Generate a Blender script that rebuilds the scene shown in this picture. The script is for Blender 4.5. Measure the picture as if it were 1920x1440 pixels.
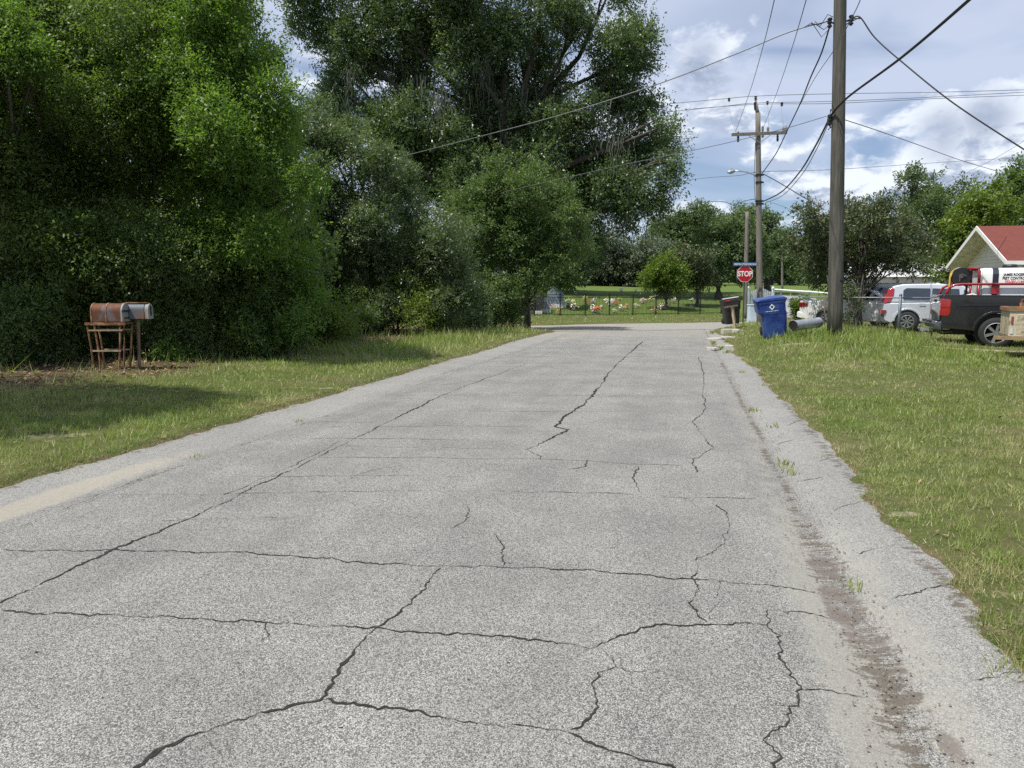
import bpy, math, random
import numpy as np
from mathutils import Vector, Matrix

random.seed(7)
RNG = np.random.default_rng(7)
R = math.radians
scene = bpy.context.scene
for o in list(bpy.data.objects):
    bpy.data.objects.remove(o)
COL = scene.collection

# ------------------------------------------------------------------ camera
F, CX, CY, EYE = 1400.0, 960.0, 720.0, 1.6
YAW, PITCH = R(13.07), math.atan(172.0 / 1400.0)
cam_data = bpy.data.cameras.new('camera')
cam_data.sensor_width = 36.0
cam_data.lens = F / 1920.0 * 36.0
cam_data.clip_start = 0.05
cam_data.clip_end = 6000.0
cam = bpy.data.objects.new('camera', cam_data)
COL.objects.link(cam)
cam.location = (0, 0, EYE)
cam.rotation_euler = (R(90) - PITCH, 0, YAW)
scene.camera = cam

# surveying helpers: the road runs along +Y; (lat, d) are metres right of / ahead of the photographer's heading
FW = (-math.sin(YAW), math.cos(YAW))
RT = (math.cos(YAW), math.sin(YAW))
def ray(px, py):
    u = (px - CX) / F
    v = (CY - py) / F
    f = math.cos(PITCH) + v * math.sin(PITCH)
    up = v * math.cos(PITCH) - math.sin(PITCH)
    return u / f, up / f
def at(px, py, d):
    """world point seen at photo pixel px,py and lying d metres ahead"""
    l, up = ray(px, py)
    return Vector((FW[0] * d + RT[0] * l * d, FW[1] * d + RT[1] * l * d, EYE + up * d))
def gp(px, py, z=0.0):
    l, up = ray(px, py)
    d = (z - EYE) / up
    p = at(px, py, d)
    return p
def ld(x, y):
    """world x,y -> (lat, d)"""
    return x * RT[0] + y * RT[1], x * FW[0] + y * FW[1]
def wxy(l, d):
    return FW[0] * d + RT[0] * l, FW[1] * d + RT[1] * l

# ------------------------------------------------------------------ exposure, world, sun
scene.view_settings.view_transform = 'Standard'
scene.view_settings.look = 'None'
scene.view_settings.gamma = 1.0
scene.view_settings.use_curve_mapping = False
scene.view_settings.exposure = 0.76
scene.cycles.max_bounces = 8
scene.cycles.diffuse_bounces = 5
scene.cycles.glossy_bounces = 3
scene.cycles.transmission_bounces = 5
scene.cycles.transparent_max_bounces = 6
scene.cycles.sample_clamp_indirect = 4.0
scene.cycles.use_denoising = False

SUN_EL = R(62)
sun_from = Vector((-0.66, -0.75, 0)).normalized()     # the sun stands high, to the left and a little behind the camera
sun_dir = Vector((sun_from.x * math.cos(SUN_EL), sun_from.y * math.cos(SUN_EL), math.sin(SUN_EL)))
sl = bpy.data.lights.new('sun', 'SUN')
sl.energy = 3.3
sl.angle = R(0.53)
sl.color = (1.0, 0.95, 0.86)
sun = bpy.data.objects.new('sun', sl)
COL.objects.link(sun)
sun.rotation_euler = sun_dir.to_track_quat('Z', 'Y').to_euler()
sun.location = (-20, 10, 40)

world = bpy.data.worlds.new('World')
scene.world = world
world.use_nodes = True


class NB:
    """tiny node-graph writer"""
    def __init__(self, tree):
        self.t = tree
        self.n = tree.nodes
        self.l = tree.links
    def new(self, kind, **kw):
        n = self.n.new(kind)
        for k, v in kw.items():
            setattr(n, k, v)
        return n
    def put(self, sock, v):
        if isinstance(v, bpy.types.NodeSocket):
            self.l.new(v, sock)
        elif isinstance(v, (tuple, list)):
            v = tuple(v)
            if sock.type == 'RGBA' and len(v) == 3:
                v = v + (1.0,)
            sock.default_value = v
        else:
            sock.default_value = v
    def m(self, op, a, b=None, c=None, clamp=False):
        n = self.new('ShaderNodeMath', operation=op, use_clamp=clamp)
        self.put(n.inputs[0], a)
        if b is not None:
            self.put(n.inputs[1], b)
        if c is not None:
            self.put(n.inputs[2], c)
        return n.outputs[0]
    def vm(self, op, a, b=None, scale=None):
        n = self.new('ShaderNodeVectorMath', operation=op)
        self.put(n.inputs[0], a)
        if b is not None:
            self.put(n.inputs[1], b)
        if scale is not None:
            self.put(n.inputs['Scale'], scale)
        return n.outputs['Value'] if op in ('DOT_PRODUCT', 'LENGTH', 'DISTANCE') else n.outputs[0]
    def ss(self, x, lo, hi, to0=0.0, to1=1.0):
        n = self.new('ShaderNodeMapRange', interpolation_type='SMOOTHSTEP')
        self.put(n.inputs[0], x)
        self.put(n.inputs[1], lo); self.put(n.inputs[2], hi)
        self.put(n.inputs[3], to0); self.put(n.inputs[4], to1)
        return n.outputs[0]
    def noise(self, vec, scale, detail=3.0, rough=0.55, dist=0.0, color=False):
        n = self.new('ShaderNodeTexNoise')
        if vec is not None:
            self.put(n.inputs['Vector'], vec)
        self.put(n.inputs['Scale'], scale); self.put(n.inputs['Detail'], detail)
        self.put(n.inputs['Roughness'], rough); self.put(n.inputs['Distortion'], dist)
        return n.outputs[1 if color else 0]
    def mix(self, f, a, b, blend='MIX'):
        n = self.new('ShaderNodeMix', data_type='RGBA', blend_type=blend)
        self.put(n.inputs[0], f)
        self.put(n.inputs[6], a); self.put(n.inputs[7], b)
        return n.outputs[2]
    def attr(self, name, out=2):
        n = self.new('ShaderNodeAttribute', attribute_name=name)
        return n.outputs[out]
    def scalevec(self, vec, s):
        n = self.new('ShaderNodeMapping')
        self.put(n.inputs['Vector'], vec)
        n.inputs['Scale'].default_value = s
        return n.outputs[0]


def build_world():
    b = NB(world.node_tree)
    b.n.clear()
    out = b.new('ShaderNodeOutputWorld')
    sky = b.new('ShaderNodeTexSky', sky_type='NISHITA', sun_disc=False)
    sky.sun_elevation = SUN_EL
    sky.sun_rotation = math.atan2(sun_dir.x, sun_dir.y)
    sky.air_density = 1.0; sky.dust_density = 1.0; sky.ozone_density = 1.4
    D = b.new('ShaderNodeTexCoord').outputs['Generated']
    sep = b.new('ShaderNodeSeparateXYZ'); b.put(sep.inputs[0], D)
    z = sep.outputs[2]
    blue = b.mix(1.0, b.vm('SCALE', sky.outputs[0], scale=0.07), (0.66, 0.84, 1.04), 'MULTIPLY')
    # high thin veil
    st = b.scalevec(D, (1, 1, 3.2))
    v1 = b.noise(st, 2.3, 4, 0.5, 0.6)
    high = b.ss(z, 0.20, 0.42)
    veil = b.ss(b.m('ADD', v1, b.m('MULTIPLY', high, 0.10)), 0.36, 0.62, 0.13, 0.80)
    col = b.mix(veil, blue, (0.50, 0.55, 0.67))
    # cumulus: fractal density with a few banks placed where they stood
    warp = b.vm('SCALE', b.noise(b.scalevec(D, (1, 1, 1.6)), 9.0, 3, 0.6, 0, True), scale=0.06)
    P = b.vm('ADD', b.scalevec(D, (1, 1, 1.9)), warp)
    def bank(Dv):
        tot = None
        for (px, py, r, amp) in BANKS:
            l, up = ray(px, py)
            v = Vector((FW[0] + RT[0] * l, FW[1] + RT[1] * l, up)).normalized()
            dd = b.vm('DISTANCE', Dv, tuple(v))
            g = b.ss(dd, 0.0, r, amp, 0.0)
            tot = g if tot is None else b.m('ADD', tot, g)
        return tot
    lowness = b.ss(z, 0.20, 0.40, 0.08, -0.12)
    dens0 = b.m('ADD', b.m('ADD', b.noise(P, 9.5, 10, 0.60), bank(D)), lowness)
    P2 = b.vm('ADD', P, tuple(Vector((sun_from.x * 0.5, sun_from.y * 0.5, 1.0)) * 0.018))
    D2 = b.vm('ADD', D, (0, 0, 0.022))
    dens1 = b.m('ADD', b.m('ADD', b.noise(P2, 9.5, 10, 0.60), bank(D2)), lowness)
    cover = b.ss(dens0, 0.54, 0.68)
    lit = b.ss(b.m('SUBTRACT', dens0, dens1), -0.05, 0.07)
    dk = None
    for (px, py, r) in [(1312, 95, .045), (1385, 150, .05), (1450, 115, .045), (1285, 150, .04), (1850, 215, .05), (1765, 250, .05), (1560, 110, .05)]:
        l_, u_ = ray(px, py)
        vv = Vector((FW[0] + RT[0] * l_, FW[1] + RT[1] * l_, u_)).normalized()
        gg = b.ss(b.vm('DISTANCE', D, tuple(vv)), 0.0, r, 0.85, 0.0)
        dk = gg if dk is None else b.m('MAXIMUM', dk, gg)
    lit = b.m('MULTIPLY', lit, b.m('SUBTRACT', 1.0, dk))
    thick = b.ss(dens0, 0.56, 0.80)
    grey = b.mix(thick, (0.46, 0.52, 0.64), (0.22, 0.27, 0.38))
    cc = b.mix(lit, grey, (0.70, 0.74, 0.80))
    col = b.mix(b.m('MULTIPLY', cover, 0.9), col, cc)
    # a pale band low down
    col = b.mix(b.ss(z, 0.0, 0.16, 0.25, 0.0), col, (0.62, 0.70, 0.80))
    col = b.vm('SCALE', col, scale=0.84)
    col = b.mix(b.ss(z, -0.03, 0.0), (0.10, 0.12, 0.09), col)
    bg = b.new('ShaderNodeBackground')
    b.put(bg.inputs['Color'], col)
    bg.inputs['Strength'].default_value = 1.0
    b.l.new(bg.outputs[0], out.inputs[0])
BANKS = [(1312, 90, .05, .16), (1260, 60, .02, .1), (1370, 130, .09, .10), (1500, 90, .07, .10), (1260, 250, .10, .12), (1390, 220, .08, .08),
         (1780, 230, .09, .08), (1880, 200, .09, .12), (1700, 290, .11, .05), (1500, 330, .10, .07), (1560, 250, .05, .08),
         (1320, 300, .07, -.16), (1650, 90, .16, -.10), (1850, 100, .12, -.10), (1310, 345, .05, -.10), (1700, 180, .08, -.10),
         (1620, 380, .08, .08), (1880, 320, .09, .10)]
build_world()

# ------------------------------------------------------------------ materials
def principled(b, **kw):
    p = b.new('ShaderNodeBsdfPrincipled')
    names = {'color': 'Base Color', 'rough': 'Roughness', 'metal': 'Metallic', 'spec': 'Specular IOR Level',
             'coat': 'Coat Weight', 'normal': 'Normal', 'alpha': 'Alpha', 'trans': 'Transmission Weight', 'coatrough': 'Coat Roughness'}
    for k, v in kw.items():
        b.put(p.inputs[names[k]], v)
    return p

MATS = {}
def mat(name, color, rough=0.6, metal=0.0, spec=0.5, var=0.12, scale=6.0, bump=0.0, bscale=40.0, coat=0.0,
        dirt=None, dirtamt=0.0, stretch=(1, 1, 1), dscale=4.0):
    """general weathered surface: base colour with noise variation, optional second 'dirt/rust' colour and bump"""
    if name in MATS:
        return MATS[name]
    m = bpy.data.materials.new(name)
    m.use_nodes = True
    b = NB(m.node_tree); b.n.clear()
    out = b.new('ShaderNodeOutputMaterial')
    co = b.scalevec(b.new('ShaderNodeTexCoord').outputs['Object'], stretch)
    n1 = b.noise(co, scale, 5, 0.6)
    dark = tuple(c * (1 - var) for c in color); light = tuple(min(1, c * (1 + var)) for c in color)
    col = b.mix(b.ss(n1, 0.3, 0.7), dark, light)
    if dirt is not None:
        n2 = b.noise(b.vm('ADD', co, (3.1, 1.7, 5.2)), dscale, 6, 0.68)
        col = b.mix(b.ss(n2, 0.62 - dirtamt * 0.4, 0.72 - dirtamt * 0.3), col, dirt)
    ro = b.m('ADD', rough - 0.06, b.m('MULTIPLY', n1, 0.12))
    p = principled(b, color=col, rough=ro, metal=metal, spec=spec, coat=coat, coatrough=0.06)
    if bump > 0:
        bn = b.new('ShaderNodeBump'); bn.inputs['Strength'].default_value = bump; bn.inputs['Distance'].default_value = 0.01
        b.put(bn.inputs['Height'], b.noise(co, bscale, 5, 0.65))
        b.l.new(bn.outputs[0], p.inputs['Normal'])
    b.l.new(p.outputs[0], out.inputs[0])
    MATS[name] = m
    return m

def leaf_mat(name, ca, cb, cc, trans=0.35, rough=0.45, tcol=None, spec=0.5):
    """foliage: tint varies per leaf (attribute) and per sprig; some light passes through"""
    m = bpy.data.materials.new(name); m.use_nodes = True
    b = NB(m.node_tree); b.n.clear()
    out = b.new('ShaderNodeOutputMaterial')
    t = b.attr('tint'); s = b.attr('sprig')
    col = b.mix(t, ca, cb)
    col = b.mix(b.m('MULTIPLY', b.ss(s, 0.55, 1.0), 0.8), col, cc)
    p = principled(b, color=col, rough=rough, spec=spec)
    tr = b.new('ShaderNodeBsdfTranslucent')
    tc = tcol or (1.5, 1.6, 0.6)
    b.put(tr.inputs[0], b.mix(1.0, col, tc, 'MULTIPLY'))
    mx = b.new('ShaderNodeMixShader'); mx.inputs[0].default_value = trans
    b.l.new(p.outputs[0], mx.inputs[1]); b.l.new(tr.outputs[0], mx.inputs[2])
    b.l.new(mx.outputs[0], out.inputs[0])
    return m

def glass_mat(name, tint=(0.02, 0.025, 0.03)):
    m = mat(name, tint, 0.06, 0.0, 0.9, 0.05, coat=1.0)
    return m

# ------------------------------------------------------------------ object bookkeeping
def tag(o, label=None, cat=None, group=None, kind=None):
    if label: o['label'] = label
    if cat: o['category'] = cat
    if group: o['group'] = group
    if kind: o['kind'] = kind
    return o
def empty(name, loc, rz=0.0, parent=None, rot=None):
    o = bpy.data.objects.new(name, None)
    COL.objects.link(o)
    o.empty_display_size = 0.2
    o.location = loc
    o.rotation_euler = rot if rot is not None else (0, 0, rz)
    if parent is not None: o.parent = parent
    return o
def copy_tree(o, parent=None):
    c = o.copy(); COL.objects.link(c)
    if parent is not None: c.parent = parent
    for ch in list(o.children): copy_tree(ch, c)
    return c

class MB:
    def __init__(self):
        self.v, self.f, self.mi, self.cur = [], [], [], 0
    def add(self, vs, fs):
        k = len(self.v)
        self.v += [tuple(p) for p in vs]
        self.f += [tuple(i + k for i in f) for f in fs]
        self.mi += [self.cur] * len(fs)
        return self
    def box(self, c, s, rot=None):
        hx, hy, hz = s[0] / 2, s[1] / 2, s[2] / 2
        vs = [Vector((x, y, z)) for z in (-hz, hz) for y in (-hy, hy) for x in (-hx, hx)]
        if rot is not None: vs = [rot @ p for p in vs]
        vs = [p + Vector(c) for p in vs]
        return self.add(vs, [(0, 2, 3, 1), (4, 5, 7, 6), (0, 1, 5, 4), (2, 6, 7, 3), (0, 4, 6, 2), (1, 3, 7, 5)])
    def tube(self, pts, r, n=8, cap=True):
        pts = [Vector(p) for p in pts]
        rr = r if isinstance(r, (list, tuple)) else [r] * len(pts)
        vs, fs = [], []
        ref = Vector((0, 0, 1))
        for i, p in enumerate(pts):
            a = pts[max(0, i - 1)]; c = pts[min(len(pts) - 1, i + 1)]
            t = (c - a)
            if t.length < 1e-9: t = Vector((0, 0, 1))
            t.normalize()
            u = t.cross(ref)
            if u.length < 0.05: u = t.cross(Vector((1, 0, 0)))
            u.normalize(); w = t.cross(u)
            for k in range(n):
                an = 2 * math.pi * k / n
                vs.append(p + (u * math.cos(an) + w * math.sin(an)) * rr[i])
        for i in range(len(pts) - 1):
            for k in range(n):
                k2 = (k + 1) % n
                fs.append((i * n + k, i * n + k2, (i + 1) * n + k2, (i + 1) * n + k))
        if cap:
            fs.append(tuple(range(n - 1, -1, -1)))
            e = (len(pts) - 1) * n
            fs.append(tuple(e + k for k in range(n)))
        return self.add(vs, fs)
    def prism(self, poly, a0, a1, axis='y', fn=None):
        """poly in the plane perpendicular to axis: y -> (x,z), x -> (y,z), z -> (x,y)"""
        def mk(p, a):
            q = {'y': (p[0], a, p[1]), 'x': (a, p[0], p[1]), 'z': (p[0], p[1], a)}[axis]
            return fn(Vector(q)) if fn else Vector(q)
        n = len(poly)
        vs = [mk(p, a0) for p in poly] + [mk(p, a1) for p in poly]
        fs = [tuple(range(n)), tuple(range(2 * n - 1, n - 1, -1))]
        fs += [(i, i + n, (i + 1) % n + n, (i + 1) % n) for i in range(n)]
        return self.add(vs, fs)
    def lathe(self, prof, c=(0, 0, 0), axis='z', n=24, rot=None):
        """prof: (radius, height) pairs round axis"""
        vs, fs = [], []
        for (r, h) in prof:
            for k in range(n):
                an = 2 * math.pi * k / n
                x, y = r * math.cos(an), r * math.sin(an)
                q = {'z': (x, y, h), 'y': (x, h, y), 'x': (h, x, y)}[axis]
                q = Vector(q)
                if rot is not None: q = rot @ q
                vs.append(q + Vector(c))
        for i in range(len(prof) - 1):
            for k in range(n):
                k2 = (k + 1) % n
                fs.append((i * n + k, i * n + k2, (i + 1) * n + k2, (i + 1) * n + k))
        return self.add(vs, fs)
    def build(self, name, m, parent=None, smooth=False, bevel=0.0, loc=None, fix=True, seg=2):
        me = bpy.data.meshes.new(name)
        me.from_pydata(self.v, [], self.f)
        ms = m if isinstance(m, (list, tuple)) else [m]
        for k in ms: me.materials.append(k)
        if len(ms) > 1:
            me.polygons.foreach_set('material_index', self.mi)
        if fix:
            import bmesh
            bm = bmesh.new(); bm.from_mesh(me)
            bmesh.ops.recalc_face_normals(bm, faces=bm.faces)
            bm.to_mesh(me); bm.free()
        if smooth:
            me.polygons.foreach_set('use_smooth', [True] * len(me.polygons))
        me.update()
        o = bpy.data.objects.new(name, me)
        COL.objects.link(o)
        if parent is not None: o.parent = parent
        if loc is not None: o.location = loc
        if bevel > 0:
            bv = o.modifiers.new('bevel', 'BEVEL'); bv.width = bevel; bv.segments = seg
            bv.limit_method = 'ANGLE'; bv.angle_limit = R(35)
            bv.harden_normals = False
            me.polygons.foreach_set('use_smooth', [True] * len(me.polygons))
            w = o.modifiers.new('wn', 'WEIGHTED_NORMAL'); w.keep_sharp = True
        return o

def text(body, size, m, parent, loc, rot, name='lettering', extrude=0.002, bold=0.0, align='CENTER', sx=1.0):
    cu = bpy.data.curves.new(name, 'FONT')
    cu.body = body; cu.size = size; cu.extrude = extrude; cu.offset = bold
    cu.align_x = align; cu.align_y = 'CENTER'
    cu.materials.append(m)
    tmp = bpy.data.objects.new('text_source', cu)
    COL.objects.link(tmp); bpy.context.view_layer.update()
    me = bpy.data.meshes.new_from_object(tmp.evaluated_get(bpy.context.evaluated_depsgraph_get()))
    bpy.data.objects.remove(tmp)
    if not me.materials: me.materials.append(m)
    o = bpy.data.objects.new(name, me)
    COL.objects.link(o); o.parent = parent; o.location = loc; o.rotation_euler = rot; o.scale = (sx, 1, 1)
    return o

def np_mesh(name, verts, loops, nper, m, parent=None, attrs=None, smooth=False, uvs=None):
    """verts (N,3); loops flat vertex indices, faces all with nper corners; attrs {name: per-vertex floats}"""
    me = bpy.data.meshes.new(name)
    nv = len(verts); nf = len(loops) // nper
    me.vertices.add(nv); me.vertices.foreach_set('co', np.ascontiguousarray(verts, dtype=np.float32).ravel())
    me.loops.add(len(loops)); me.loops.foreach_set('vertex_index', np.ascontiguousarray(loops, dtype=np.int32))
    me.polygons.add(nf); me.polygons.foreach_set('loop_start', np.arange(0, nf * nper, nper, dtype=np.int32))
    if smooth: me.polygons.foreach_set('use_smooth', np.ones(nf, dtype=bool))
    for k, a in (attrs or {}).items():
        at_ = me.attributes.new(k, 'FLOAT', 'POINT'); at_.data.foreach_set('value', np.ascontiguousarray(a, dtype=np.float32))
    me.update(calc_edges=True)
    me.materials.append(m)
    o = bpy.data.objects.new(name, me); COL.objects.link(o)
    if parent is not None: o.parent = parent
    return o

# value noise in numpy
_LAT = np.random.default_rng(3).random((256, 256))
def vnoise(x, y):
    x = np.asarray(x, float); y = np.asarray(y, float)
    xi = np.floor(x).astype(int); yi = np.floor(y).astype(int)
    fx = x - xi; fy = y - yi
    fx = fx * fx * (3 - 2 * fx); fy = fy * fy * (3 - 2 * fy)
    g = lambda a, b_: _LAT[a & 255, b_ & 255]
    return (g(xi, yi) * (1 - fx) + g(xi + 1, yi) * fx) * (1 - fy) + (g(xi, yi + 1) * (1 - fx) + g(xi + 1, yi + 1) * fx) * fy
def fbm(x, y, s=1.0, o=4):
    t = 0; a = 0.5; n = 0
    for k in range(o):
        t = t + a * vnoise(np.asarray(x) * s + 17.3 * k, np.asarray(y) * s + 5.1 * k); n += a; a *= 0.5; s *= 2.03
    return t / n
def sst(x, a, b):
    t = np.clip((np.asarray(x, float) - a) / (b - a), 0, 1)
    return t * t * (3 - 2 * t)

# ------------------------------------------------------------------ lie of the land
# cross street and graveyard fence both run about 22 degrees off the picture plane
CR_A = (7.5, 38.6)                     # a point (lat, d) on the cross street's centre line
CR_T = (math.cos(R(22)), math.sin(R(22)))
CR_N = (-CR_T[1], CR_T[0])
CR_HW = 3.1
FE_A = (1.0, 49.0)
def beyond_fence(l, d):
    return (l - FE_A[0]) * CR_N[0] + (d - FE_A[1]) * CR_N[1]
def road_z(y, x=0.0):
    return -0.15 * sst(y, 27, 37)
def pave_sd(x, y):
    """signed distance to paving, negative inside"""
    x = np.asarray(x, float); y = np.asarray(y, float)
    l = x * RT[0] + y * RT[1]; d = x * FW[0] + y * FW[1]
    xr = 1.42 - 0.16 * sst(y, 12, 21) + 0.16 * (fbm(y * 0 + 3.3, y, 1.7, 4) - 0.5) * 2 + 0.05 * np.sin(y * 0.9) + 0.10 * (fbm(y * 0 + 1.3, y, 6.0, 3) - 0.5)
    xl = -5.36 + 0.12 * (fbm(y * 0 + 9.1, y, 1.4, 4) - 0.5) * 2 + 0.08 * (fbm(y * 0 + 4.3, y, 6.0, 3) - 0.5)
    main = np.maximum(x - xr, xl - x)
    main = np.where(y > 42, main + (y - 42) * 2, main)
    cn = (l - CR_A[0]) * CR_N[0] + (d - CR_A[1]) * CR_N[1]
    cross = np.abs(cn) - CR_HW + 0.25 * (fbm(x, y, 0.6, 3) - 0.5)
    k = 1.6                                    # flare the corners
    h = np.clip(0.5 + 0.5 * (cross - main) / k, 0, 1)
    return cross * (1 - h) + main * h - k * h * (1 - h)
def land(x, y):
    x = np.asarray(x, float); y = np.asarray(y, float)
    l = x * RT[0] + y * RT[1]; d = x * FW[0] + y * FW[1]
    s = beyond_fence(l, d)
    z = road_z(y)
    rise = np.where(s < 16, s * 0.088, 16 * 0.088 + (s - 16) * 0.030)
    z = z + sst(s, 0, 4) * np.maximum(rise, 0)
    z = z + sst(s, -6, 0) * 0.10
    # the right-hand verge swells towards the pole
    z = z + 0.34 * np.exp(-((x - 3.6) / 2.6) ** 2 - ((y - 24) / 4.5) ** 2) * sst(x, 1.2, 2.6)
    z = z + 0.30 * np.exp(-((l - 11.8) / 3.6) ** 2 - ((d - 31.5) / 5.5) ** 2) * sst(pave_sd(x, y), 0, 1.2)
    z = z + 0.10 * sst(x, 1.5, 7) + 0.10 * sst(-x, 6, 12)
    z = z + (fbm(x, y, 0.45, 3) - 0.5) * 0.12 * sst(np.abs(x + 2), 3.6, 6)
    sd = pave_sd(x, y)
    z = z - 0.05 + 0.115 * sst(sd, -0.10, 0.14) + 0.02 * (fbm(x, y, 5.0, 3) - 0.5)
    return z
def lz(x, y):
    return float(land(np.array([x]), np.array([y]))[0])
def onland(px, d, dz=0.0):
    """stand something on the land at photo column px, d metres ahead"""
    l = (px - CX) / F * d / math.cos(PITCH) * 1.0
    # column px on the horizon row
    l = ray(px, 560)[0] * d
    x, y = wxy(l, d)
    return Vector((x, y, lz(x, y) + dz))

def axis_pts(segs):
    out = [segs[0][0]]
    for (a, b_, st) in segs:
        n = max(1, int(round((b_ - a) / st)))
        out += [a + (b_ - a) * (i + 1) / n for i in range(n)]
    return np.array(out)
def grid(xs, ys):
    X, Y = np.meshgrid(xs, ys)
    nx, ny = len(xs), len(ys)
    i = np.arange(nx * ny).reshape(ny, nx)
    q = np.stack([i[:-1, :-1], i[:-1, 1:], i[1:, 1:], i[1:, :-1]], -1).reshape(-1)
    return X.ravel(), Y.ravel(), q

# masks shared by the ground material and the grass
def litter_mask(x, y):
    """bare leaf litter under the left-hand trees"""
    l = x * RT[0] + y * RT[1]; d = x * FW[0] + y * FW[1]
    edge = -9.5 + 0.12 * (y - 10) + 1.5 * (fbm(x, y, 0.5, 3) - 0.5)
    return sst(edge - x, -0.5, 1.0) * (1 - sst(beyond_fence(l, d), -14, -8))
def sand_mask(x, y):
    m = sst(fbm(x, y, 0.8, 4), 0.66, 0.78) * 0.5
    # wheel track of sand in front of the truck, thin patches by the verge and on the left
    for (px, py, rx, ry, a) in [(1700, 660, 1.6, .25, 1), (1790, 668, 2.0, .22, 1), (1500, 664, .8, .25, .9), (1880, 672, 1.5, .2, .8), (1640, 622, .6, .3, .8),
                                (120, 830, .5, .3, .9), (240, 790, .3, .2, .5), (1600, 740, .8, .25, .5), (1380, 640, .9, .8, .6),
                                (1700, 980, .2, .12, .7), (1880, 1190, .25, .15, .6), (590, 735, .6, .2, .8)]:
        p = gp(px, py)
        m = np.maximum(m, a * sst(1.4 - np.sqrt(((x - p.x) / rx) ** 2 + ((y - p.y) / ry) ** 2) + 1.8 * (fbm(x, y, 3.2, 4) - 0.5), 0.0, 1.3))
    return m * 0.8

def ground_mat():
    m = bpy.data.materials.new('lawn_soil'); m.use_nodes = True
    b = NB(m.node_tree); b.n.clear()
    out = b.new('ShaderNodeOutputMaterial')
    co = b.new('ShaderNodeTexCoord').outputs['Object']
    n1 = b.noise(co, 0.7, 5, 0.6); n2 = b.noise(co, 9, 6, 0.7); n3 = b.noise(co, 60, 4, 0.7)
    g = b.mix(b.ss(n2, 0.3, 0.7), (0.045, 0.072, 0.016), (0.10, 0.13, 0.035))
    g = b.mix(b.m('MULTIPLY', b.ss(b.m('ADD', b.m('MULTIPLY', n1, 0.6), b.m('MULTIPLY', n2, 0.4)), 0.42, 0.66), 0.75), g, (0.13, 0.105, 0.055))
    g = b.mix(b.ss(n3, 0.50, 0.80), g, (0.24, 0.20, 0.115))
    li = b.mix(b.ss(n3, 0.35, 0.7), (0.05, 0.035, 0.022), (0.19, 0.135, 0.09))
    lm = b.m('ADD', b.attr('litter'), b.m('MULTIPLY', b.m('SUBTRACT', n2, 0.5), 0.8), clamp=True)
    g = b.mix(b.ss(lm, 0.3, 0.7), g, li)
    sa = b.mix(n3, (0.40, 0.34, 0.24), (0.62, 0.55, 0.42))
    sm = b.m('ADD', b.attr('sand'), b.m('MULTIPLY', b.m('SUBTRACT', n2, 0.5), 1.0))
    g = b.mix(b.m('MULTIPLY', b.ss(sm, 0.40, 0.85), 0.8), g, sa)
    gy = b.mix(b.m('ADD', b.m('MULTIPLY', n2, 0.6), b.m('MULTIPLY', n3, 0.4)), (0.065, 0.105, 0.024), (0.14, 0.19, 0.05))
    g = b.mix(b.attr('lush'), g, gy)
    em = b.m('ADD', b.attr('edge'), b.m('MULTIPLY', b.m('SUBTRACT', n2, 0.5), 1.4))
    g = b.mix(b.m('MULTIPLY', b.ss(em, 0.35, 0.7), 0.85), g, b.mix(n3, (0.07, 0.05, 0.032), (0.24, 0.175, 0.115)))
    p = principled(b, color=g, rough=0.95, spec=0.1)
    bn = b.new('ShaderNodeBump'); bn.inputs['Strength'].default_value = 0.8; bn.inputs['Distance'].default_value = 0.03
    b.put(bn.inputs['Height'], b.noise(co, 35, 6, 0.7)); b.l.new(bn.outputs[0], p.inputs['Normal'])
    b.l.new(p.outputs[0], out.inputs[0])
    return m

def build_land():
    xs = axis_pts([(-1500, -300, 150), (-300, -60, 20), (-60, -16, 2), (-16, -6, 0.35), (-6, -4.7, 0.045), (-4.7, 0.9, 0.7), (0.9, 2.0, 0.04),
                   (2.0, 12, 0.25), (12, 30, 1.0), (30, 80, 2.5), (80, 300, 20), (300, 1500, 150)])
    ys = axis_pts([(-300, -20, 35), (-20, 0, 2), (0, 9, 0.055), (9, 16, 0.10), (16, 50, 0.25), (50, 90, 1), (90, 200, 10), (200, 2500, 200)])
    X, Y, q = grid(xs, ys)
    Z = land(X, Y)
    far = np.hypot(X, Y)
    Z = np.where(far > 200, np.minimum(Z, 6.0), Z)
    o = np_mesh('ground', np.stack([X, Y, Z], 1), q, 4, ground_mat(), attrs={'edge': 0.8 * (1 - sst(pave_sd(X, Y), 0.0, 0.15)) * (np.hypot(X, Y) < 60), 'lush': sst(beyond_fence(X * RT[0] + Y * RT[1], X * FW[0] + Y * FW[1]), -1.5, 1.0), 'litter': litter_mask(X, Y), 'sand': sand_mask(X, Y) * (1 - sst(beyond_fence(X * RT[0] + Y * RT[1], X * FW[0] + Y * FW[1]), -2, 0))}, smooth=True)
    tag(o, kind='structure')
build_land()

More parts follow.
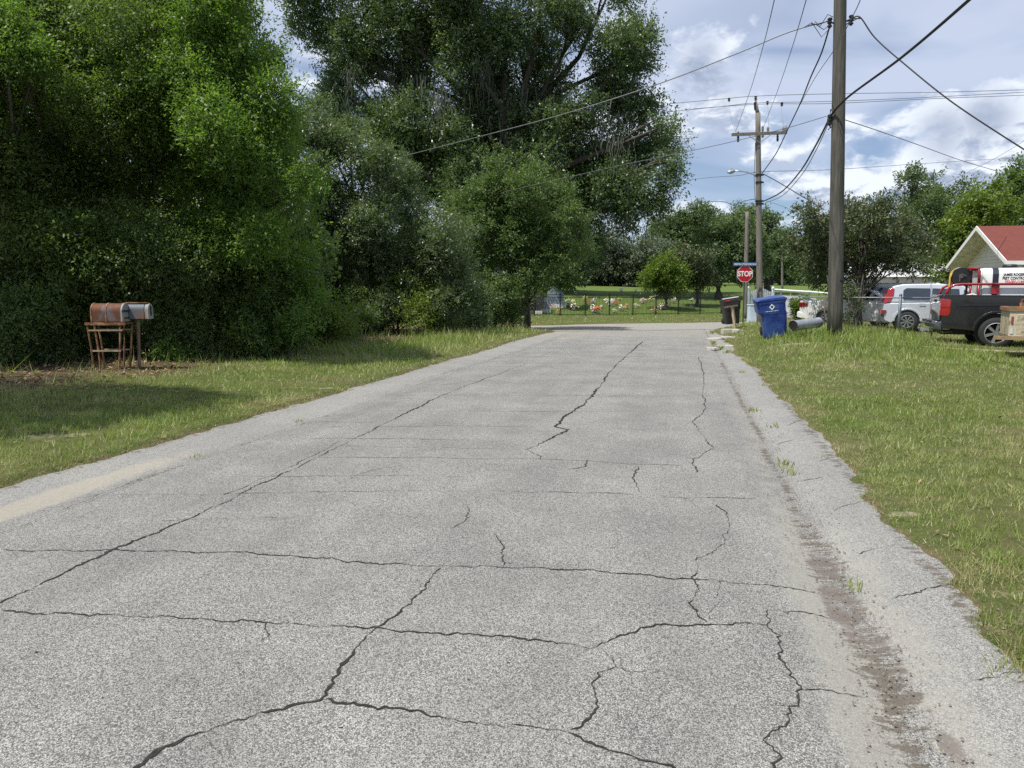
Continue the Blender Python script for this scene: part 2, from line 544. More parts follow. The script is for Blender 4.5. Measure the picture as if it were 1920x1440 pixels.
# ------------------------------------------------------------------ street
def asphalt_mat():
    m = bpy.data.materials.new('worn_asphalt'); m.use_nodes = True
    b = NB(m.node_tree); b.n.clear()
    out = b.new('ShaderNodeOutputMaterial')
    co = b.new('ShaderNodeTexCoord').outputs['Object']
    def vor(scale, out_i=1):
        v = b.new('ShaderNodeTexVoronoi'); b.put(v.inputs['Vector'], co); b.put(v.inputs['Scale'], scale)
        return v
    v1 = vor(235.0); v2 = vor(120.0)
    s1 = b.new('ShaderNodeSeparateColor'); b.put(s1.inputs[0], v1.outputs['Color'])
    s2 = b.new('ShaderNodeSeparateColor'); b.put(s2.inputs[0], v2.outputs['Color'])
    stone = b.m('ADD', b.m('MULTIPLY', s1.outputs[0], 0.6), b.m('MULTIPLY', s2.outputs[1], 0.4))
    base = b.mix(b.ss(stone, 0.15, 0.9), (0.115, 0.113, 0.107), (0.43, 0.423, 0.40))
    base = b.mix(b.m('MULTIPLY', b.ss(s1.outputs[2], 0.80, 0.86), 0.7), base, (0.64, 0.63, 0.60))
    base = b.mix(b.m('MULTIPLY', b.ss(s1.outputs[1], 0.88, 0.93), 0.8), base, (0.05, 0.05, 0.05))
    gaps = b.ss(v1.outputs['Distance'], 0.30, 0.62)
    base = b.mix(b.m('MULTIPLY', gaps, 0.45), base, (0.055, 0.055, 0.055))
    mott = b.noise(co, 1.1, 5, 0.6); mott2 = b.noise(co, 7.0, 5, 0.7)
    base = b.mix(1.0, base, b.mix(b.ss(mott, 0.3, 0.7), (0.88, 0.88, 0.885), (1.10, 1.09, 1.07)), 'MULTIPLY')
    base = b.mix(b.m('MULTIPLY', b.ss(mott2, 0.64, 0.8), 0.35), base, (0.11, 0.11, 0.11))
    wp = b.noise(b.scalevec(co, (1.3, 0.10, 1)), 1.6, 4, 0.6)
    base = b.mix(1.0, base, b.mix(b.ss(wp, 0.35, 0.68), (0.94, 0.94, 0.94), (1.04, 1.04, 1.03)), 'MULTIPLY')
    oil = b.noise(b.vm('ADD', co, (7, 3, 1)), 2.3, 3, 0.5)
    base = b.mix(b.m('MULTIPLY', b.ss(oil, 0.68, 0.78), 0.30), base, (0.09, 0.09, 0.092))
    pit = b.noise(b.scalevec(co, (1, 1.4, 1)), 16, 2, 0.5)
    base = b.mix(b.ss(pit, 0.745, 0.775), base, (0.03, 0.03, 0.03))
    # lighter apron strips outside the gutters, sand, dirt and damp silt in the gutter
    ap = b.attr('apron'); sd = b.attr('sandy'); di = b.attr('dirt'); da = b.attr('damp')
    base = b.mix(b.m('MULTIPLY', ap, 0.25), base, b.mix(stone, (0.22, 0.22, 0.21), (0.48, 0.475, 0.45)))
    n2 = b.noise(co, 6.0, 6, 0.72); n3 = b.noise(co, 38.0, 5, 0.7)
    sm = b.ss(b.m('ADD', sd, b.m('MULTIPLY', b.m('SUBTRACT', n2, 0.5), 0.9)), 0.30, 0.72)
    sandc = b.mix(n3, (0.215, 0.207, 0.178), (0.365, 0.35, 0.305))
    sx_ = b.new('ShaderNodeSeparateXYZ'); b.put(sx_.inputs[0], co)
    sandc = b.mix(b.ss(sx_.outputs[0], -4.0, -3.5, 1.0, 0.0), sandc, b.mix(n3, (0.24, 0.215, 0.17), (0.42, 0.385, 0.31)))
    base = b.mix(b.m('MULTIPLY', sm, 0.62), base, sandc)
    rip = b.noise(b.vm('ADD', b.scalevec(co, (7, 26, 1)), b.noise(co, 5.0, 3, 0.6, 0, True)), 1.0, 4, 0.6)
    di = b.m('ADD', di, b.m('MULTIPLY', b.m('MULTIPLY', b.m('SUBTRACT', rip, 0.5), 1.6), b.ss(di, 0.05, 0.5)))
    dm = b.ss(b.m('ADD', di, b.m('ADD', b.m('MULTIPLY', b.m('SUBTRACT', n2, 0.5), 1.2), b.m('MULTIPLY', b.m('SUBTRACT', n3, 0.5), 0.9))), 0.50, 0.74)
    base = b.mix(b.m('MULTIPLY', dm, 0.75), base, (0.085, 0.068, 0.05))
    wm = b.ss(b.m('ADD', da, b.m('ADD', b.m('MULTIPLY', b.m('SUBTRACT', n2, 0.5), 1.8), b.m('MULTIPLY', b.m('SUBTRACT', n3, 0.5), 1.0))), 0.62, 1.0)
    base = b.mix(b.m('MULTIPLY', wm, 0.85), base, b.mix(n3, (0.085, 0.07, 0.062), (0.20, 0.175, 0.155)))
    ro = b.mix(wm, (0.85, 0.85, 0.85), (0.6, 0.6, 0.6))
    p = principled(b, color=base, rough=0.88, spec=0.25)
    bn = b.new('ShaderNodeBump'); bn.inputs['Strength'].default_value = 0.7; bn.inputs['Distance'].default_value = 0.004
    hh = b.m('ADD', b.m('MULTIPLY', v1.outputs['Distance'], -1.0), b.m('MULTIPLY', n3, 0.5))
    hh = b.m('MULTIPLY', hh, b.m('SUBTRACT', 1.0, b.m('MULTIPLY', sm, 0.6)))
    b.put(bn.inputs['Height'], hh); b.l.new(bn.outputs[0], p.inputs['Normal'])
    b.l.new(p.outputs[0], out.inputs[0])
    return m
ASPHALT = asphalt_mat()

def build_road():
    xs = axis_pts([(-5.9, -4.0, 0.05), (-4.0, 0.2, 0.10), (0.2, 1.95, 0.035)])
    ys = axis_pts([(-6, 1.5, 0.25), (1.5, 9, 0.05), (9, 18, 0.09), (18, 41, 0.25)])
    X, Y, q = grid(xs, ys)
    crown_ = -0.006 * np.abs(X + 1.9)
    gut = -0.035 * np.exp(-((X - 0.82) / 0.16) ** 2) + 0.03 * sst(X, 0.85, 1.45)
    gutl = -0.02 * np.exp(-((X + 4.62) / 0.18) ** 2) + 0.02 * sst(-X, 4.7, 5.4)
    Z = road_z(Y) + crown_ * 0.4 + gut * sst(-Y, -34, -24) + gutl * sst(-Y, -34, -24) + 0.012 * (fbm(X, Y, 0.8, 3) - 0.5)
    wob = 0.05 * (fbm(Y, Y * 0 + 2, 0.8, 3) - 0.5) * 2
    xg = 0.82 + wob
    sandy = np.maximum(0.62 * np.exp(-((X - xg + 0.10) / 0.20) ** 2) * (0.8 + .5 * sst(-Y, -7, -3)), 0.6 * np.exp(-((X - xg - 0.22) / 0.22) ** 2) * sst(-Y, -9, -4))
    sandy = np.maximum(sandy, (1.0 * np.exp(-((X + 4.86 + 0.10 * (fbm(X, Y, 1.5, 3) - .5)) / 0.17) ** 2)) * sst(-Y, -8.0, -4.8))
    sandy = np.maximum(sandy, 0.22 * np.exp(-((X + 4.9) / 0.3) ** 2))
    sandy = np.maximum(sandy, 0.55 * sst(Y, 18, 30))
    dirt = 0.78 * np.exp(-((X - xg - 0.03) / 0.06) ** 2) * (0.80 + 0.5 * (fbm(X, Y, 1.3, 3) - 0.5) * 2)
    dirt = np.maximum(dirt, 0.66 * np.exp(-((X - xg - 0.04) / 0.17) ** 2) * sst(-Y, -7.5, -4.6))
    dirt = np.maximum(dirt, 0.62 * np.exp(-((X + 4.60 + wob * .5) / 0.035) ** 2) * (0.7 + (fbm(X, Y, 2.3, 3) - 0.5) * 2))
    dirt = np.maximum(dirt, 0.60 * np.exp(-((X - 1.42) / 0.10) ** 2)); dirt = np.maximum(dirt, 0.55 * np.exp(-((X + 5.33) / 0.07) ** 2))
    da = 0 * X
    for (px, py, rx, ry, a) in [(1545, 1050, .09, .25, 1), (1575, 1120, .11, .35, 1), (1620, 1180, .10, .25, .85), (1680, 1260, .10, .2, .55), (1790, 1400, .05, .16, .9), (1760, 1350, .04, .14, .8), (1820, 1440, .05, .1, .8), (1480, 950, .05, .3, .5)]:
        p = gp(px, py)
        da = np.maximum(da, a * sst(1.5 - np.sqrt(((X - p.x) / rx) ** 2 + ((Y - p.y) / ry) ** 2), 0, 0.9))
    apron = np.maximum(sst(X, 0.86, 0.98), sst(-X, 4.62, 4.72))
    o = np_mesh('road', np.stack([X, Y, Z], 1), q, 4, ASPHALT, attrs={'sandy': sandy, 'dirt': dirt, 'damp': da, 'apron': apron}, smooth=True)
    tag(o, kind='structure')
    # cross street, a sheet 4 mm higher
    t = axis_pts([(-70, -14, 4), (-14, 16, 0.5), (16, 60, 3)]); n = axis_pts([(-3.5, 3.5, 0.35)])
    T, N, q = grid(t, n)
    L = CR_A[0] + CR_T[0] * T + CR_N[0] * N; D = CR_A[1] + CR_T[1] * T + CR_N[1] * N
    X2, Y2 = wxy(L, D)
    Z2 = road_z(Y2) + 0.004 + 0.0 * T
    Z2 = np.where(Y2 < 37, road_z(Y2) + 0.006, -0.146)
    o2 = np_mesh('cross_street', np.stack([X2, Y2, Z2], 1), q, 4, ASPHALT, attrs={'sandy': 0.62 + 0 * T, 'dirt': 0 * T, 'damp': 0 * T, 'apron': 0 * T + 0.4}, smooth=True)
    tag(o2, kind='structure')
    # cracks: traced on the paving, ragged strips a few mm proud
    V, Q = [], []
    def crack(pix, w, seed):
        rr = random.Random(seed)
        P = [gp(a, c) for a, c in pix]
        pts = []
        for a, c in zip(P[:-1], P[1:]):
            L_ = (c - a).length
            st = 0.02 if (a.y + c.y) / 2 < 6 else (0.045 if a.y < 14 else 0.12)
            n_ = max(1, int(L_ / st))
            side = Vector((-(c - a).y, (c - a).x, 0)).normalized()
            for i in range(n_):
                t_ = i / n_
                env = 1.0 if 0 < i else 0.4
                pts.append(a.lerp(c, t_) + side * rr.uniform(-1, 1) * min(st * 0.38, 0.012) * env + side * 0.012 * math.sin(i * 0.31 + seed))
        pts.append(P[-1])
        k0 = len(V)
        wv = 1.0
        for i, p in enumerate(pts):
            a = pts[max(0, i - 1)]; c = pts[min(len(pts) - 1, i + 1)]
            s_ = Vector((-(c - a).y, (c - a).x, 0))
            s_ = s_.normalized() if s_.length > 1e-6 else Vector((1, 0, 0))
            wv = min(1.6, max(0.25, wv + rr.uniform(-0.35, 0.35)))
            ww = w * wv * (0.3 if i in (0, len(pts) - 1) else 1) * (1 + 0.05 * max(0, p.y - 6))
            x, y = p.x, p.y
            gut_ = -0.035 * math.exp(-((x - 0.82) / 0.16) ** 2) + 0.03 * float(sst(x, 0.85, 1.45))
            z = float(road_z(y)) - 0.0024 * abs(x + 1.9) + 0.012 * (float(fbm(x, y, 0.8, 3)) - 0.5) + gut_ + 0.0035
            for sg in (-1, 1):
                q_ = p + s_ * sg * ww * rr.uniform(0.2, 0.8)
                V.append((q_.x, q_.y, z))
        for i in range(len(pts) - 1):
            Q.extend([k0 + 2 * i, k0 + 2 * i + 1, k0 + 2 * i + 3, k0 + 2 * i + 2])
    major = [
        [(-60, 1155), (0, 1130), (60, 1105), (120, 1075), (200, 1035), (235, 1022), (300, 995), (380, 960), (445, 930), (470, 915), (520, 893), (560, 875), (600, 855), (650, 830), (700, 805), (760, 775), (820, 745), (870, 725), (910, 710)],
        [(245, 1460), (262, 1440), (300, 1410), (340, 1390), (400, 1368), (470, 1345), (540, 1325), (605, 1312), (625, 1285), (640, 1255), (665, 1228), (680, 1205), (700, 1185), (720, 1172), (750, 1150), (775, 1128), (800, 1100), (815, 1080), (826, 1065)],
        [(608, 1312), (660, 1320), (720, 1327), (780, 1333), (820, 1345), (880, 1355), (960, 1362), (1070, 1368)],
        [(985, 843), (1010, 832), (1045, 815), (1065, 805), (1040, 800), (1060, 780), (1090, 762), (1110, 742), (1130, 718), (1140, 700), (1160, 680), (1185, 658), (1205, 640)],
    ]
    medium = [
        [(0, 1147), (100, 1150), (180, 1153), (300, 1156), (350, 1162), (450, 1165), (530, 1170), (620, 1175), (700, 1177), (760, 1186), (850, 1188), (930, 1192), (1000, 1200), (1060, 1208), (1110, 1218), (1150, 1200), (1200, 1182), (1230, 1172), (1300, 1173), (1380, 1168), (1440, 1170)],
        [(0, 1031), (100, 1032), (220, 1031), (330, 1034), (460, 1036), (540, 1043), (620, 1047), (660, 1055), (740, 1058), (830, 1062), (900, 1061), (1000, 1064), (1100, 1068), (1200, 1076), (1280, 1084), (1330, 1085)],
        [(1070, 1368), (1100, 1350), (1118, 1320), (1108, 1285), (1120, 1262), (1155, 1250), (1140, 1230), (1125, 1215)],
        [(1070, 1372), (1120, 1395), (1180, 1412), (1270, 1440), (1300, 1450)],
        [(1440, 1450), (1460, 1420), (1430, 1380), (1470, 1360), (1490, 1320), (1500, 1290), (1480, 1260), (1460, 1220), (1465, 1190)],
        [(910, 710), (945, 698), (985, 682)], [(1100, 862), (1095, 875), (1065, 880)], [(1195, 875), (1188, 900), (1200, 922)],
        [(990, 843), (1015, 855), (1012, 862)], [(1310, 670), (1320, 700), (1318, 740), (1325, 765), (1300, 790), (1310, 805), (1325, 825), (1340, 840), (1300, 860), (1305, 885)],
        [(1345, 945), (1370, 975), (1360, 1000), (1355, 1020), (1310, 1045), (1300, 1080), (1310, 1110), (1295, 1130), (1310, 1150), (1325, 1165)],
    ]
    fine = [
        [(300, 975), (420, 972), (560, 970)], [(650, 900), (700, 880), (760, 872)], [(1120, 745), (1170, 742), (1290, 741)], [(760, 720), (830, 722), (905, 712)],
        [(1345, 1085), (1350, 1120), (1330, 1160)], [(1150, 1250), (1180, 1262), (1240, 1258)], [(500, 1165), (505, 1190), (480, 1215)], [(930, 1000), (945, 1030), (940, 1061)],
        [(160, 926), (300, 926), (445, 925), (600, 922), (750, 921), (900, 920), (1000, 922), (1100, 923), (1200, 926)],
        [(600, 858), (760, 857), (900, 860), (1000, 860), (1100, 864), (1180, 870), (1280, 872)],
        [(640, 836), (800, 838), (960, 842), (990, 843)], [(1065, 803), (1150, 803), (1280, 806)],
        [(640, 742), (820, 740), (1000, 741), (1200, 742), (1300, 742)], [(870, 686), (1000, 687), (1180, 686), (1310, 687)], [(560, 822), (700, 822), (860, 824)], [(480, 893), (700, 892), (900, 894)], [(900, 668), (1100, 668), (1300, 669)], [(700, 800), (850, 798), (1000, 800)], [(780, 770), (1000, 772), (1250, 771)], [(850, 720), (1100, 719)], [(1110, 700), (1290, 700)],
        [(1500, 1290), (1570, 1292), (1620, 1294)], [(875, 950), (877, 970), (850, 990)], [(1240, 932), (1420, 932)], [(1330, 1085), (1450, 1098), (1530, 1100)],
        [(1440, 1140), (1445, 1160), (1440, 1175), (1465, 1190)], [(1440, 1140), (1550, 1148)],
        [(1560, 958), (1600, 948), (1640, 938)], [(1610, 1040), (1660, 1032), (1715, 1026)], [(1680, 1125), (1730, 1115), (1800, 1098)], [(1830, 1282), (1880, 1275), (1920, 1268)],
        [(1500, 900), (1545, 897)], [(1455, 830), (1490, 826)], [(1530, 868), (1580, 858)], [(1475, 800), (1515, 788)],
        [(420, 928), (560, 868), (640, 826)], [(0, 1000), (130, 950), (250, 902), (300, 882)], [(270, 850), (330, 857), (400, 858)], [(240, 800), (300, 812)],
        [(560, 790), (620, 790), (700, 792)], [(720, 735), (800, 708), (860, 690), (985, 655)],
    ]
    for i, c in enumerate(major): crack(c, (0.013, 0.016, 0.009, 0.020)[i], i)
    for i, c in enumerate(medium): crack(c, 0.0075, 20 + i)
    for i, c in enumerate(fine): crack(c, 0.0045, 60 + i)
    cm = mat('crack_dark', (0.035, 0.033, 0.03), 0.95, spec=0.1, var=0.3, scale=30)  # one dark tone for all the crack strips
    np_mesh('crack', np.array(V), np.array(Q), 4, cm, parent=o)
build_road()

# pale paved drive that climbs beyond the cross street, to the right of the graveyard
def build_drive():
    a = np.linspace(0, 1, 30); w = np.linspace(0, 1, 10)
    A, W, q = grid(a, w)
    d = 46.5 + 27 * A
    pl = 1418 + 40 * A; pr = 1556 - 34 * A
    l = (pl + (pr - pl) * W - CX) / F * d
    x, y = wxy(l, d)
    z = land(x, y) + 0.03
    o = np_mesh('side_drive', np.stack([x, y, z], 1), q, 4, mat('pale_concrete', (0.27, 0.28, 0.29), 0.9, var=0.12, scale=0.8, dirt=(0.24, 0.25, 0.25), dirtamt=0.25), smooth=True)
    tag(o, kind='structure')
build_drive()

# broken slabs of old concrete where the right-hand kerb has washed out
def build_slabs():
    m = mat('broken_concrete', (0.40, 0.385, 0.35), 0.9, var=0.25, scale=9, bump=0.5, bscale=50, dirt=(0.28, 0.25, 0.2), dirtamt=0.25)
    items = [(1342, 634, .42, 'pale broken concrete slab at the kerb, nearest the mailbox'), (1338, 652, .36, 'pale broken concrete slab with grass round it at the road edge'),
             (1368, 636, .36, 'pale broken concrete slab farthest from the road by the verge'), (1362, 648, .42, 'widest pale broken concrete slab on the washed out kerb')]
    for k, (px, py, s, lab) in enumerate(items):
        rr = random.Random(k)
        p = gp(px, py, 0.03)
        poly = [(s * rr.uniform(.75, 1.2) * math.cos(a) * 0.7, s * rr.uniform(.75, 1.2) * math.sin(a)) for a in [i * math.tau / 8 + rr.uniform(-.2, .2) for i in range(8)]]
        g = MB(); g.prism(poly, -0.05, 0.03, 'z')
        zz = max(lz(p.x, p.y), float(road_z(p.y)))
        o = g.build('concrete_slab', m, bevel=0.015, loc=(p.x, p.y, zz + 0.01))
        o.rotation_euler = (rr.uniform(-.06, .06), rr.uniform(-.06, .06), 0)
        tag(o, lab, 'concrete slab', 'broken slabs at the washed out kerb')
build_slabs()

# ------------------------------------------------------------------ foliage
LEAF = {
    'bright': leaf_mat('leaf_bright_laurel', (0.080, 0.145, 0.034), (0.15, 0.25, 0.050), (0.24, 0.36, 0.085), 0.48, 0.48),
    'shade': leaf_mat('leaf_deep_laurel', (0.080, 0.130, 0.042), (0.138, 0.208, 0.058), (0.20, 0.275, 0.085), 0.48, 0.46, spec=0.6),
    'under': leaf_mat('leaf_understory', (0.085, 0.135, 0.052), (0.142, 0.208, 0.070), (0.21, 0.28, 0.10), 0.48, 0.46, spec=0.6),
    'oak': leaf_mat('leaf_live_oak', (0.068, 0.106, 0.050), (0.112, 0.165, 0.072), (0.16, 0.215, 0.10), 0.38, 0.4, spec=0.7),
    'grey': leaf_mat('leaf_grey_green', (0.070, 0.108, 0.052), (0.12, 0.17, 0.078), (0.18, 0.23, 0.115), 0.38, 0.42, spec=0.7),
    'mid': leaf_mat('leaf_mid_green', (0.062, 0.105, 0.034), (0.108, 0.17, 0.052), (0.16, 0.225, 0.08), 0.40, 0.5),
    'yellow': leaf_mat('leaf_yellow_green', (0.075, 0.125, 0.018), (0.14, 0.20, 0.028), (0.20, 0.27, 0.04), 0.38, 0.5),
    'brown': leaf_mat('leaf_brown_green', (0.050, 0.072, 0.028), (0.085, 0.115, 0.045), (0.15, 0.145, 0.075), 0.25, 0.5),
    'far': leaf_mat('leaf_far_wood', (0.068, 0.106, 0.044), (0.108, 0.16, 0.064), (0.155, 0.21, 0.095), 0.36, 0.55),
    'mossy': leaf_mat('leaf_mossy', (0.078, 0.105, 0.066), (0.125, 0.155, 0.10), (0.15, 0.17, 0.12), 0.2, 0.6),
    'hedge': leaf_mat('leaf_hedge', (0.05, 0.10, 0.015), (0.12, 0.19, 0.02), (0.22, 0.27, 0.03), 0.3, 0.5),
}
BARK = mat('bark', (0.10, 0.085, 0.068), 0.95, var=0.35, scale=7, bump=0.8, bscale=18, stretch=(1, 1, 0.25))
BARK_DARK = mat('bark_dark', (0.060, 0.050, 0.042), 0.95, var=0.35, scale=7, bump=0.8, bscale=18, stretch=(1, 1, 0.25))
BARK_PALE = mat('bark_pale', (0.24, 0.20, 0.15), 0.9, var=0.25, scale=6, bump=0.4, bscale=20, stretch=(1, 1, 0.3))
MOSS = leaf_mat('hanging_moss', (0.085, 0.095, 0.073), (0.14, 0.15, 0.122), (0.19, 0.20, 0.165), 0.25, 0.9, tcol=(1.1, 1.1, 1.0), spec=0.1)

def unit(v):
    return v / np.maximum(np.linalg.norm(v, axis=-1, keepdims=True), 1e-9)

LEAFCOUNT = [0]
def foliage(name, blobs, kind, leaf=0.10, wid=0.4, cover=1.5, sprig=0.35, per=14, seed=1, shell=0.55, parent=None, droop=0.1, squash=0.85, fuzz=0.28, mat_=None, subs=9):
    """blobs: (centre, radius); sprigs stand out of every blob's outer shell and carry small leaves"""
    rg = np.random.default_rng(seed)
    C0 = np.array([tuple(b_[0]) for b_ in blobs]); R0 = np.array([b_[1] for b_ in blobs])
    # every crown mass is a cluster of smaller boughs with air between them
    k = subs
    sdir = unit(rg.normal(size=(len(R0) * k, 3)))
    Rr = np.repeat(R0, k) * (0.30 + 0.26 * rg.random(len(R0) * k))
    C = np.repeat(C0, k, 0) + sdir * (np.repeat(R0, k) * (0.25 + 0.62 * rg.random(len(R0) * k)))[:, None] * np.array([1, 1, squash])
    blobs = list(range(len(Rr)))
    cover = cover * 0.62 * 9 / k
    la = 0.5 * leaf * leaf * wid
    nl = cover * 4 * math.pi * Rr ** 2 / la
    ns = np.maximum(3, (nl / per)).astype(int)
    idx = np.repeat(np.arange(len(blobs)), ns)
    n = len(idx)
    dr = unit(rg.normal(size=(n, 3)))
    # lumpy radius: low-frequency bumps so that outlines break up
    a = np.arctan2(dr[:, 1], dr[:, 0]); e = dr[:, 2]
    lump = 1 + fuzz * (fbm(a * 1.9 + idx * 7.1, e * 2.7 + idx * 3.3, 1.0, 3) - 0.5) * 2
    rad = (shell + (1 - shell) * rg.random(n) ** 0.6) * lump
    ctr = C[idx] + dr * (Rr[idx] * rad)[:, None] * np.array([1, 1, squash])
    # thin out deep inside neighbours
    keep = np.ones(n, bool)
    for j in range(0):
        dd = np.linalg.norm((ctr - C[j]) / np.array([1, 1, squash]), axis=1) / Rr[j]
        keep &= ~((dd < 0.5) & (rg.random(n) < 0.75))
    ctr = ctr[keep]; dr = dr[keep]; n = len(ctr)
    sd = unit(dr + rg.normal(size=(n, 3)) * 0.55 + np.array([0, 0, 0.25 - droop]))
    sl_ = sprig * (0.5 + rg.random(n))
    st = rg.random(n)
    t = rg.random((n, per)) ** 0.8
    pos = ctr[:, None] + sd[:, None] * (t * sl_[:, None])[..., None] + rg.normal(size=(n, per, 3)) * (leaf * 0.55)
    ax = unit(sd[:, None] * 0.8 + rg.normal(size=(n, per, 3)) * 0.75 + np.array([0, 0, -droop]))
    pos = pos.reshape(-1, 3); ax = ax.reshape(-1, 3)
    N = len(pos)
    LEAFCOUNT[0] += N
    up = unit(rg.normal(size=(N, 3)) * 0.75 + np.array([0, 0, 1.0]) + np.repeat(dr, per, 0) * 0.5)
    sv = unit(np.cross(ax, up)); nv = np.cross(sv, ax)
    L = leaf * (0.65 + 0.7 * rg.random(N))[:, None]
    W = L * wid * 0.5
    v = np.empty((N, 4, 3))
    v[:, 0] = pos; v[:, 1] = pos + ax * L * 0.45 + sv * W + nv * W * 0.3
    v[:, 2] = pos + ax * L; v[:, 3] = pos + ax * L * 0.45 - sv * W + nv * W * 0.3
    tint = np.repeat(rg.random(N), 4)
    sp = np.repeat(np.repeat(0.75 * st + 0.25 * (0.5 + 0.5 * dr[:, 2]), per), 4)  # random per sprig, with a paler tint towards the upper side of each bough
    return np_mesh(name, v.reshape(-1, 3), np.arange(N * 4), 4, mat_ or LEAF[kind], parent, {'tint': tint, 'sprig': sp})

def trunk_mesh(base, blobs, r, seed, mt, parent, name='trunk', n_limbs=None, lean=(0, 0), fork=0.45):
    """tapered trunk from base plus limbs to the crown masses (local coordinates)"""
    rr = random.Random(seed)
    top = max(b_[0][2] for b_ in blobs); cx = sum(b_[0][0] for b_ in blobs) / len(blobs); cy = sum(b_[0][1] for b_ in blobs) / len(blobs)
    g = MB()
    H = top * 0.85
    pts = []
    for i in range(9):
        t = i / 8
        pts.append(Vector((base[0] + (cx - base[0]) * t ** 1.5 + rr.uniform(-.5, .5) * r + lean[0] * t, base[1] + (cy - base[1]) * t ** 1.5 + rr.uniform(-.5, .5) * r + lean[1] * t, -0.3 + (H + 0.3) * t)))
    g.tube(pts, [r * 1.45, r * 1.1] + [r * (1 - 0.8 * i / 8) for i in range(2, 9)], 10)
    sel = list(blobs) if n_limbs is None else rr.sample(list(blobs), min(n_limbs, len(blobs)))
    for (c, br) in sel:
        c = Vector(c)
        t0 = min(0.85, max(0.15, (c.z / H) * fork + rr.uniform(-.05, .1)))
        f = t0 * 8; i = min(7, int(f)); p0 = pts[i].lerp(pts[i + 1], f - i)
        r0 = r * (1 - 0.8 * t0) * 0.55
        mid = p0.lerp(c, 0.5) + Vector((rr.uniform(-.12, .12), rr.uniform(-.12, .12), rr.uniform(-0.02, .16))) * (c - p0).length
        q = [p0, p0.lerp(mid, .5) + Vector((0, 0, .04 * (c - p0).length)), mid, mid.lerp(c, .6), c]
        g.tube(q, [r0, r0 * .8, r0 * .6, r0 * .4, r0 * .15], 7)
        for k in range(3):
            e = c + Vector((rr.gauss(0, .5), rr.gauss(0, .5), rr.gauss(.1, .4))) * br
            g.tube([mid.lerp(c, .5), mid.lerp(e, .75), e], [r0 * .35, r0 * .22, r0 * .08], 5)
    return g.build(name, mt, parent, smooth=True, fix=False)

def tree(name, base, blobs, kind, label, cat='tree', group=None, r=0.2, leaf=0.1, bark=None, seed=1, limbs=None, lean=(0, 0), **kw):
    """base: world foot of the trunk; blobs: (world centre, radius)"""
    base = Vector(base)
    root = empty(name, base)
    tag(root, label, cat, group)
    loc = [((Vector(c) - base), rad) for c, rad in blobs]
    trunk_mesh((0, 0), [(tuple(c), rad) for c, rad in loc], r, seed, bark or BARK, root, n_limbs=limbs, lean=lean)
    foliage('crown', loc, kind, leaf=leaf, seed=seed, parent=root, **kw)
    return root
def PB(lst, d, sc=F, jit=0.0, seed=0):
    """crown masses seen at (px, py) with a radius in photo pixels, standing d metres away (a fourth number shifts the distance)"""
    rr = random.Random(seed); out = []
    for b_ in lst:
        dd = d + (b_[3] if len(b_) > 3 else rr.uniform(-jit, jit))
        p = at(b_[0], b_[1], dd)
        out.append((p, b_[2] / F * dd))
    return out

